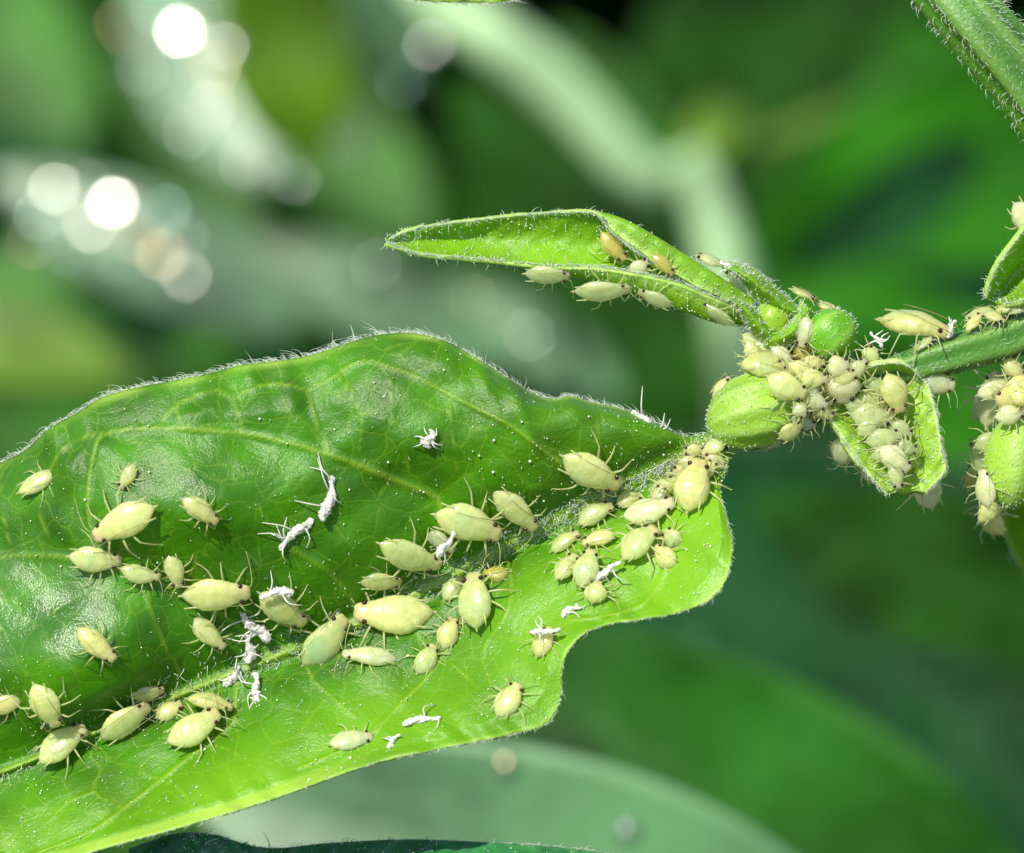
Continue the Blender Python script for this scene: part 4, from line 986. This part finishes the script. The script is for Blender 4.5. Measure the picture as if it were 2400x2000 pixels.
# ------------------------------------------------------------------ shed skins
def make_skin(i, hx, hy, tx, ty, wpx, label, opt):
    r = np.random.default_rng(500 + i)
    C, ax, y, z, L, hw, h = frame(((hx + tx) / 2, (hy + ty) / 2), (hx, hy), (tx, ty), wpx, opt)
    base = C - z * h
    M = np.stack([ax, y, z], 1)
    o = bpy.data.objects.new('shed_skin', None); o.empty_display_size = .02
    col.objects.link(o)
    o.matrix_world = Matrix(((*M[0], base[0]), (*M[1], base[1]), (*M[2], base[2]), (0, 0, 0, 1)))
    o['label'] = label; o['category'] = 'shed skin'; o['group'] = 'white shed skins on the plant'
    nx, seg = 26, 16
    L = L * 1.12
    xs = np.linspace(-.5, .5, nx); th = np.linspace(0, 2 * math.pi, seg, endpoint=False)
    pw = np.interp(xs, [-.5, -.46, -.3, -.1, .1, .22, .3, .38, .46, .5], [.25, .6, 1, .95, .8, .5, .42, .55, .62, .30]) * r.uniform(.85, 1.15, nx)
    cr = 1 + .30 * np.sin(th[None, :] * 4 + xs[:, None] * 17 + r.uniform(0, 6)) + .16 * np.sin(th[None, :] * 7 - xs[:, None] * 31) + r.normal(size=(nx, seg)) * .20
    g = np.zeros((nx, seg, 3))
    g[..., 0] = xs[:, None] * L + r.normal(size=(nx, seg)) * .008 * L
    g[..., 1] = pw[:, None] * np.cos(th)[None] * hw * .55 * cr + .22 * hw * np.sin(xs * 7 + r.uniform(0, 6))[:, None]
    g[..., 2] = h + pw[:, None] * np.sin(th)[None] * hw * .42 * cr + .12 * hw * np.sin(xs * 9)[:, None]
    f = [tuple(int(k) for k in x) for x in grid_faces(nx, seg, 0, False, True)] + [tuple(range(seg)), tuple(range((nx - 1) * seg, nx * seg))[::-1]]
    mesh_obj('husk', g.reshape(-1, 3), f, M_SKIN, o)
    for k in range(max(2, opt.get('legs', 7) - 2)):
        x0 = r.uniform(-.25, .45); sgn = r.choice([-1, 1]); a = r.uniform(-1.0, 1.0); l = max(L, .06) * r.uniform(.32, .70)
        root = np.array([x0 * L, sgn * .25 * hw, h])
        kn = root + l * .5 * np.array([math.sin(a), sgn * math.cos(a), .35]); b = a + r.uniform(-.9, .9)
        ft = kn + l * .6 * np.array([math.sin(b), sgn * math.cos(b), 0]); ft[2] = .003
        wp = base + M @ ft
        hit, _, _, _ = BVH.ray_cast(Vector(wp + z * hw), Vector(-z), hw * 3)
        if hit is not None: ft = M.T @ (np.array(hit) - base) + [0, 0, .002]
        p = spline(np.array([root, kn, ft]), 8)
        av, af, _ = tube_mesh(p, np.linspace(.0028, .0013, 8), 4, np.array([.2, .3, .93]))
        mesh_obj('leg', av, af, M_SKINLEG, o)
SKINS = [
 (1012, 1010, 1000, 1048, 44, {'legs': 9}, 'crumpled white skin alone on the dark upper blade'),
 (782, 1123, 760, 1217, 40, {}, 'long white skin lying above its twin on the green blade'),
 (657, 1282, 730, 1217, 38, {'legs': 9}, 'white skin with spread legs beneath its twin on the blade'),
 (612, 1398, 684, 1384, 34, {'w': .13, 'legs': 4}, 'white skin stuck to the rear of a yellow aphid'),
 (1064, 1250, 1027, 1305, 30, {'dz': .08, 'legs': 4}, 'white skin stuck on a small aphid under a very large one'),
 (563, 1434, 625, 1502, 46, {'legs': 7}, 'uppermost white skin of the heap at the midrib, torn and open'),
 (585, 1492, 584, 1552, 40, {'dz': .02, 'legs': 6}, 'white skin in the middle of the heap at the midrib'),
 (562, 1566, 530, 1608, 36, {'legs': 6}, 'white skin of the heap lying across the midrib'),
 (596, 1582, 608, 1656, 40, {'legs': 6}, 'lowest white skin of the heap, hanging onto the bright blade'),
 (1028, 1680, 948, 1695, 28, {'legs': 2}, 'white skin lying flat along the lower margin'),
 (934, 1722, 908, 1752, 26, {'legs': 2}, 'small scrap of white skin on the thick lower margin'),
 (1453, 1320, 1388, 1358, 28, {'dz': .03, 'legs': 4}, 'white skin lying between twin aphids and the glassy aphid'),
 (1352, 1418, 1318, 1443, 30, {'legs': 5}, 'white skin below the round ball-like aphid'),
 (1310, 1476, 1245, 1484, 26, {'dz': .06, 'legs': 5}, 'white skin draped over the small round aphid in the margin notch'),
 (1487, 967, 1556, 1027, 36, {'w': .05, 'legs': 8}, 'white skin draped over the upper leaf margin near the branch'),
 (1692, 612, 1722, 640, 30, {'w': .06, 'legs': 5}, 'glassy skin caught on the tip of the slender leaflet'),
 (2042, 780, 2068, 812, 18, {'w': .05, 'legs': 8}, 'wispy skin remains on the branch by the round dark bud'),
 (2238, 752, 2222, 790, 22, {'w': .07, 'legs': 4}, 'small skin scrap in front of the side-on aphid on the branch'),
]
for i, (hx, hy, tx, ty, wpx, opt, label) in enumerate(SKINS):
    make_skin(i, hx, hy, tx, ty, wpx, label, opt)

# ------------------------------------------------------------------ blurred plants behind
def bg_mat(name, base, trans, rough=0.45, tfac=.2, spec=.5, blister=None, mottle=.75):
    return leaf_mat(name, base, tuple(min(1, c * 1.6 + .03) for c in base), trans, tfac=tfac, rough=rough, spec=spec, cell=1.4, veinmix=.3, bump=.15, grain=30, mottle=mottle, blister=blister, nscale=.9)
B_GREEN = bg_mat('far_green', (.024, .165, .003), (.06, .32, .004), .6, .3, .18)
B_MID = bg_mat('far_mid_green', (.030, .125, .008), (.07, .24, .010), .55, .2, .25)
B_SHADE = bg_mat('far_shade_green', (.010, .055, .003), (.02, .09, .004), .8, .2, .1)  # dark base colour carries the shade inside dense foliage
B_TEAL = bg_mat('far_blue_green', (.005, .044, .010), (.02, .10, .01), .7, .1, .12)
B_GREY = bg_mat('far_grey_green', (.062, .165, .060), (.10, .26, .05), .46)
B_YEL = bg_mat('far_yellow_green', (.15, .27, .02), (.32, .50, .03), .5, .35)
B_LOW = bg_mat('far_low_green', (.013, .092, .005), (.05, .24, .003), .6, .25, .15)
B_OLIVE = bg_mat('far_olive', (.075, .17, .002), (.26, .46, .01), .6, .35, .15)
B_PALE = bg_mat('far_pale_stem', (.34, .54, .27), (.3, .4, .2), .6, .05)
B_WAX = bg_mat('far_waxy', (.07, .16, .07), (.1, .2, .05), .42, .1, .8)

bgv, bgf, bgn = [], [], 0
h_dir = unit(sun_dir + W)
def bg_leaf(plant_o, base, tip, wpx, mat, roll=0.0, cup=.15, arch=.12, n=(34, 20), name='leaf', prof=1.0, twist=0.0, label=None, wav=0.0, face=None, rim=.12):
    """leaf from base to tip: (px, py, depth behind the focus plane in cm)"""
    B = P(base[0], base[1], -base[2]); T = P(tip[0], tip[1], -tip[2])
    A = T - B; L = np.linalg.norm(A); a = A / L
    depth = (base[2] + tip[2]) / 2
    wid = wpx * K * (D + depth) / D * .5
    fc = W if face is None else face
    n0 = unit(fc - a * (fc @ a)); s0 = np.cross(a, n0)
    ss = np.linspace(0, 1, n[0])[:, None]; t = np.linspace(-1, 1, n[1])[None, :]
    rr = math.radians(roll) + twist * (ss - .5)
    pr = np.sin(np.pi * np.clip(ss, .0, 1) ** .8) ** .75 * prof
    pr = np.maximum(pr, .015)
    Sd = np.cos(rr)[..., None] * s0 + np.sin(rr)[..., None] * n0
    Nd = -np.sin(rr)[..., None] * s0 + np.cos(rr)[..., None] * n0
    hgt = cup * wid * np.abs(t) ** 1.5 * pr + arch * L * np.sin(np.pi * ss) + wav * wid * np.sin(ss * 19) * np.abs(t) ** 2
    g = B + (ss * L)[..., None] * a + (wid * pr * t)[..., None] * Sd + hgt[..., None] * Nd
    v, f, _ = shell(g, .03, W)
    ve = np.exp(-(t / .05) ** 2) * .8 * np.ones_like(ss)
    lat = np.clip(np.cos((ss * 9 - np.abs(t) * 1.6) * 2 * math.pi), 0, 1) ** 12 * .5
    ve = np.maximum(ve, lat); ed = sstep(np.abs(t), .93, 1) * np.ones_like(ss) * rim
    o = mesh_obj(name, v - np.array(plant_o.location), f, mat, plant_o, attrs={'vein': np.tile(ve.ravel(), 2), 'edge': np.tile(ed.ravel(), 2)})
    if label: o['label'] = label
    global bgn
    bgv.append(v); bgf.extend([tuple(int(i) + bgn for i in x) for x in f]); bgn += len(v)
    return o, g

def bg_stem(plant_o, pts, rad, mat, name='stem', n=60):
    p = PV([(x, y, -d) for x, y, d in pts])
    p = spline(p, n)
    rad = np.interp(np.linspace(0, 1, n), np.linspace(0, 1, len(rad)), rad)
    v, f, _ = tube_mesh(p, rad, 14)
    return mesh_obj(name, v - np.array(plant_o.location), f, mat, plant_o, attrs={'vein': np.zeros(len(v)), 'edge': np.zeros(len(v))})

def to_ground(plant_o, start, rad, mat):
    a = P(start[0], start[1], -start[2]); b = np.array(plant_o.location)
    p = spline(np.array([a, a * .6 + b * .4 + U * .6, b + [0, 0, -.5]]), 30)
    v, f, _ = tube_mesh(p, np.linspace(rad * .8, rad * 1.3, 30), 12, U)
    mesh_obj('stem', v - b, f, mat, plant_o, attrs={'vein': np.zeros(len(v)), 'edge': np.zeros(len(v))})

def bg_plant(px, py, depth, name, label):
    b = P(px, py, -depth)
    return thing(name, label, 'plant', (b[0], b[1] + 4, 0))

# glossy plant at the left whose wet leaves glint
pl = bg_plant(200, 1400, 26, 'glossy_plant', 'blurred glossy plant with wet grey green leaves glinting white')
bg_leaf(pl, (700, 760, 24), (-30, 400, 24.3), 250, B_WAX, arch=.06, face=h_dir, label='wet leaf with the lower white glints')
bg_leaf(pl, (640, 420, 25), (330, -160, 26), 330, B_WAX, arch=.05, face=h_dir, label='wet leaf with the upper white glints')
bg_leaf(pl, (190, 340, 31), (-120, -160, 32), 300, B_MID, arch=.03)
bg_leaf(pl, (420, 480, 37), (120, -160, 36), 330, B_SHADE, roll=-20, arch=.02)
bg_leaf(pl, (740, 800, 30), (260, 130, 31), 210, B_MID, roll=-12, arch=.03)
bg_leaf(pl, (-260, 260, 38), (420, 460, 37), 260, B_TEAL, roll=30, arch=.02)
bg_leaf(pl, (-320, 760, 18), (330, 880, 18), 230, B_YEL, roll=15, arch=.03, face=h_dir, label='pale yellow green leaf lowest on the plant')
bg_leaf(pl, (900, 860, 33), (150, 660, 33), 300, B_TEAL, roll=20, arch=.0)
bg_leaf(pl, (-250, 640, 35), (480, 760, 34), 240, B_MID, roll=25, arch=.0)
bg_leaf(pl, (1000, 560, 33), (560, 60, 34), 260, B_MID, roll=-5, arch=.02)
bg_leaf(pl, (760, 1150, 30), (-200, 900, 30), 420, B_MID, roll=8, arch=.02)
bg_leaf(pl, (900, 300, 36), (300, -220, 37), 420, B_SHADE, roll=-6, arch=.02)
bg_stem(pl, [(300, 1400, 32), (330, 1000, 32), (600, 760, 31.5), (740, 800, 31)], [.25, .22, .2, .12], B_MID)
bg_stem(pl, [(600, 760, 31.5), (640, 560, 30), (640, 420, 26)], [.16, .14, .1], B_MID, n=30)
to_ground(pl, (300, 1400, 32), .25, B_MID)

# plant with the pale arching stem
pm = bg_plant(1700, 1500, 27, 'pale_stemmed_plant', 'blurred plant with a thick pale arching stem and yellowish leaves')
bg_stem(pm, [(820, -180, 26.4), (1000, -20, 26.2), (1150, 85, 26), (1280, 180, 26), (1400, 300, 26), (1480, 390, 26), (1560, 440, 26)], [.17, .20, .21, .22, .22, .20, .17], B_PALE)
bg_stem(pm, [(1600, 360, 26), (1660, 480, 26), (1700, 620, 26), (1730, 800, 26.5), (1760, 1100, 28), (1760, 1500, 30)], [.16, .22, .23, .24, .24, .26], B_PALE)
to_ground(pm, (1760, 1500, 30), .26, B_PALE)
bg_leaf(pm, (1740, 900, 34), (1050, 180, 35), 420, B_SHADE, roll=-10, arch=.02)
bg_leaf(pm, (1560, 420, 36), (2150, -180, 37), 620, B_SHADE, roll=10, arch=.02)
bg_leaf(pm, (1560, 440, 28), (1300, 60, 28.5), 190, B_MID, roll=20, arch=.0)
bg_stem(pm, [(1560, 430, 26), (1640, 390, 27), (1720, 350, 27), (1840, 320, 27), (1980, 255, 27)], [.13, .12, .1, .09, .06], B_YEL)
bg_leaf(pm, (1620, 390, 26), (1720, 250, 27), 120, B_YEL, roll=10)
bg_leaf(pm, (600, -160, 20), (730, 375, 19.3), 310, B_OLIVE, roll=0, arch=-.24, cup=.1, label='olive and yellow green leaf hanging down')
bg_stem(pm, [(820, -180, 26.4), (700, -330, 23), (600, -160, 20)], [.1, .08, .07], B_YEL, n=20)
bg_leaf(pm, (1460, 930, 26), (1010, 650, 26.4), 160, B_GREY, arch=.04, face=h_dir, label='pale shiny leaf above the broad leaf')
bg_leaf(pm, (1180, 840, 25), (560, 560, 25.3), 220, B_GREY, arch=.04, face=h_dir)
bg_leaf(pm, (860, -120, 28), (960, 240, 28), 170, B_GREY, arch=.02, roll=10)

# broad vivid leaves to the right
pr_ = bg_plant(2300, 1500, 34, 'broad_leaved_plant', 'blurred plant with broad vivid green leaves behind the buds')
bg_leaf(pr_, (2750, 250, 31), (1620, 760, 30), 720, B_GREEN, roll=6, arch=.04, wav=.12)
bg_leaf(pr_, (2600, 900, 37), (2080, 40, 36), 620, B_GREEN, roll=-10, arch=.03, wav=.1)
bg_leaf(pr_, (2750, 640, 29), (2080, 630, 27), 170, B_TEAL, roll=30)
bg_leaf(pr_, (2500, 1200, 29), (1750, 820, 30), 420, B_GREEN, roll=12)
bg_leaf(pr_, (2300, 330, 28), (1820, 640, 28), 190, B_TEAL, roll=12)
bg_leaf(pr_, (2650, 420, 33), (2060, 180, 33), 260, B_SHADE, roll=-8)
bg_stem(pr_, [(2750, 250, 34), (2720, 500, 35), (2700, 900, 36), (2600, 1500, 36)], [.2, .25, .3, .3], B_MID)
to_ground(pr_, (2600, 1500, 36), .3, B_MID)

# lower leaves behind the broad leaf
pw_ = bg_plant(1500, 3000, 14, 'low_leafy_plant', 'blurred plant with large overlapping dark green leaves low behind')
bg_leaf(pw_, (2540, 2600, 9), (1120, 1450, 9.6), 830, B_LOW, roll=4, arch=.04, wav=.06, rim=.04, label='large mid green leaf with a soft straight edge')
bg_leaf(pw_, (2100, 2350, 6.5), (380, 1800, 6.9), 640, B_GREY, arch=.04, face=h_dir - V * .15, rim=.5, label='grey green shiny leaf with a pale rim')
bg_leaf(pw_, (2900, 1900, 16), (1150, 1150, 16.6), 1000, B_TEAL, roll=4, arch=.03, label='large blue green leaf in shade')  # its shade is put into the dark base colour
bg_leaf(pw_, (700, 2500, 9), (150, 1650, 8), 500, B_MID, roll=10)
bg_leaf(pw_, (2700, 1500, 13), (1750, 1180, 13.5), 420, B_SHADE, roll=8, wav=.15)
bg_leaf(pw_, (2600, 2100, 12), (2050, 1500, 12.5), 380, B_TEAL, roll=-6, wav=.15)
bg_stem(pw_, [(2900, 1900, 19), (2950, 2300, 15), (2900, 2500, 11), (2560, 2560, 10), (2100, 2350, 7)], [.2, .22, .22, .2, .15], B_MID)
bg_stem(pw_, [(2560, 2560, 10), (1500, 2800, 9), (700, 2500, 9)], [.2, .18, .12], B_MID)
to_ground(pw_, (2560, 2560, 10), .25, B_MID)

# honeydew drops on the blurred leaves: shallow wet lenses that catch the sun
M_DROPS = []
for nm, tint in (('honeydew_clear', (1, 1, 1)), ('honeydew_warm_fringe', (1, .72, .45)), ('honeydew_cool_fringe', (.55, 1, .95))):  # warm and cool tints paint colour fringes into the glints
    md = simple_mat(nm, (.08, .15, .08), .12, spec=1.0)
    next(n for n in md.node_tree.nodes if n.type == 'BSDF_PRINCIPLED').inputs['Specular Tint'].default_value = (*tint, 1)
    M_DROPS.append(md)
BGB = BVHTree.FromPolygons([tuple(x) for x in np.concatenate(bgv)], bgf)
def drop(px, py, depth, rad, R, label):
    camp = O + D * W
    C = P(px, py, -depth)
    hit, _, _, _ = BGB.ray_cast(Vector(camp), Vector(unit(C - camp)))
    if hit is not None: C = np.array(hit) + W * .03
    n_ = h_dir
    e1 = unit(np.cross(n_, V)); e2 = np.cross(n_, e1)
    nr, sg = 10, 28
    v = [C]
    for i in range(1, nr + 1):
        r = rad * i / nr
        for k in range(sg):
            a = 2 * math.pi * k / sg
            v.append(C + r * (1 + .06 * math.sin(2 * a + px)) * (math.cos(a) * e1 + math.sin(a) * e2) - n_ * (R - math.sqrt(R * R - r * r)))
    f = [(0, 1 + k, 1 + (k + 1) % sg) for k in range(sg)]
    for i in range(nr - 1):
        for k in range(sg):
            a = 1 + i * sg + k; b = 1 + i * sg + (k + 1) % sg
            f.append((a, a + sg, b + sg, b))
    v.append(C - n_ * (rad * rad / (2 * R) + .05)); c = len(v) - 1
    for k in range(sg): f.append((1 + (nr - 1) * sg + k, c, 1 + (nr - 1) * sg + (k + 1) % sg))
    o = mesh_obj('honeydew_drop', np.array(v) - C, f, M_DROPS[0 if R > .5 else int(px * 7 + py) % 3])
    o.location = Vector(C)
    o['label'] = label; o['category'] = 'drop'; o['group'] = 'honeydew drops on blurred leaves'
UPL, LOL, PAL, GRL = 'faint round wet drop on the upper glinting leaf of the glossy plant', 'faint round wet drop on the lower glinting leaf of the glossy plant', 'faint round wet drop near the pale arching stem', 'faint wet drop on the large leaves below the cupped leaf'
r5 = np.random.default_rng(5)
DROPS = [(412, 62, .13, 1.0, 'blown out white drop on the upper glinting leaf'), (525, 105, .1, .40, 'second brightest drop on the upper glinting leaf'), (252, 472, .13, 1.0, 'blown out white drop on the lower glinting leaf'), (205, 530, .11, .55, 'bright drop touching the blown out one on the lower glinting leaf'),
         (432, 645, .1, .42, 'separate bright drop at the end of the lower glinting leaf'), (1240, 785, .15, .30, 'large soft drop on the pale shiny leaf'), (1004, 100, .09, .36, 'ring bright drop beside the pale arching stem')]
for x, y in [(500, 155), (288, 55), (425, 165), (490, 248), (440, 310), (575, 385), (330, 165), (465, 40), (360, 20)]: DROPS.append((x, y, .09, r5.choice([.2, .3, .42]), UPL))
for x, y in [(200, 430), (385, 490), (320, 560), (375, 595), (88, 505), (70, 570), (280, 610), (150, 590), (430, 560), (300, 480), (120, 440)]: DROPS.append((x, y, .10, r5.choice([.26, .38, .5, .6]), LOL))
for x, y in [(940, 190), (800, 340), (740, 640), (690, 420), (880, 620), (1110, 700)]: DROPS.append((x, y, .09, r5.uniform(.12, .24), PAL))
for x, y, R_ in [(1180, 1785, .12), (1465, 1940, .08), (1635, 1505, .05)]: DROPS.append((x, y, .05, R_, GRL))
for px_, py_, rd, R_, lb in DROPS:
    drop(px_, py_, 24, min(rd, R_ * .9), R_, lb)

# dark mass of foliage farther off, its own shade put into the base colour
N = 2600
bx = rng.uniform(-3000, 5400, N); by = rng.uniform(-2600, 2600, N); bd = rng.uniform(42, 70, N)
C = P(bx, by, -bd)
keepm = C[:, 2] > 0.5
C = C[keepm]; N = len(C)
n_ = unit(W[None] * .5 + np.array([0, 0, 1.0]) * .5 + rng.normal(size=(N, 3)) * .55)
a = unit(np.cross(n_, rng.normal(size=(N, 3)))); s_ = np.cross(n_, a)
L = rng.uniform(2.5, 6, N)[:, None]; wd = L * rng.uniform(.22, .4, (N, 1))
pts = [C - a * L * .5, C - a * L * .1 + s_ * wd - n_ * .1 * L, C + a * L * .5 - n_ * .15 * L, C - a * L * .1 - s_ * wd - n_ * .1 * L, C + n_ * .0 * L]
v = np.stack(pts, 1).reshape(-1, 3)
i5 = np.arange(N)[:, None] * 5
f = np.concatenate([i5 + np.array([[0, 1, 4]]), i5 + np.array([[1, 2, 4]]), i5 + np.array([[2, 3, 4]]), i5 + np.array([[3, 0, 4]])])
fo = mesh_obj('distant_foliage', v, f, B_SHADE)
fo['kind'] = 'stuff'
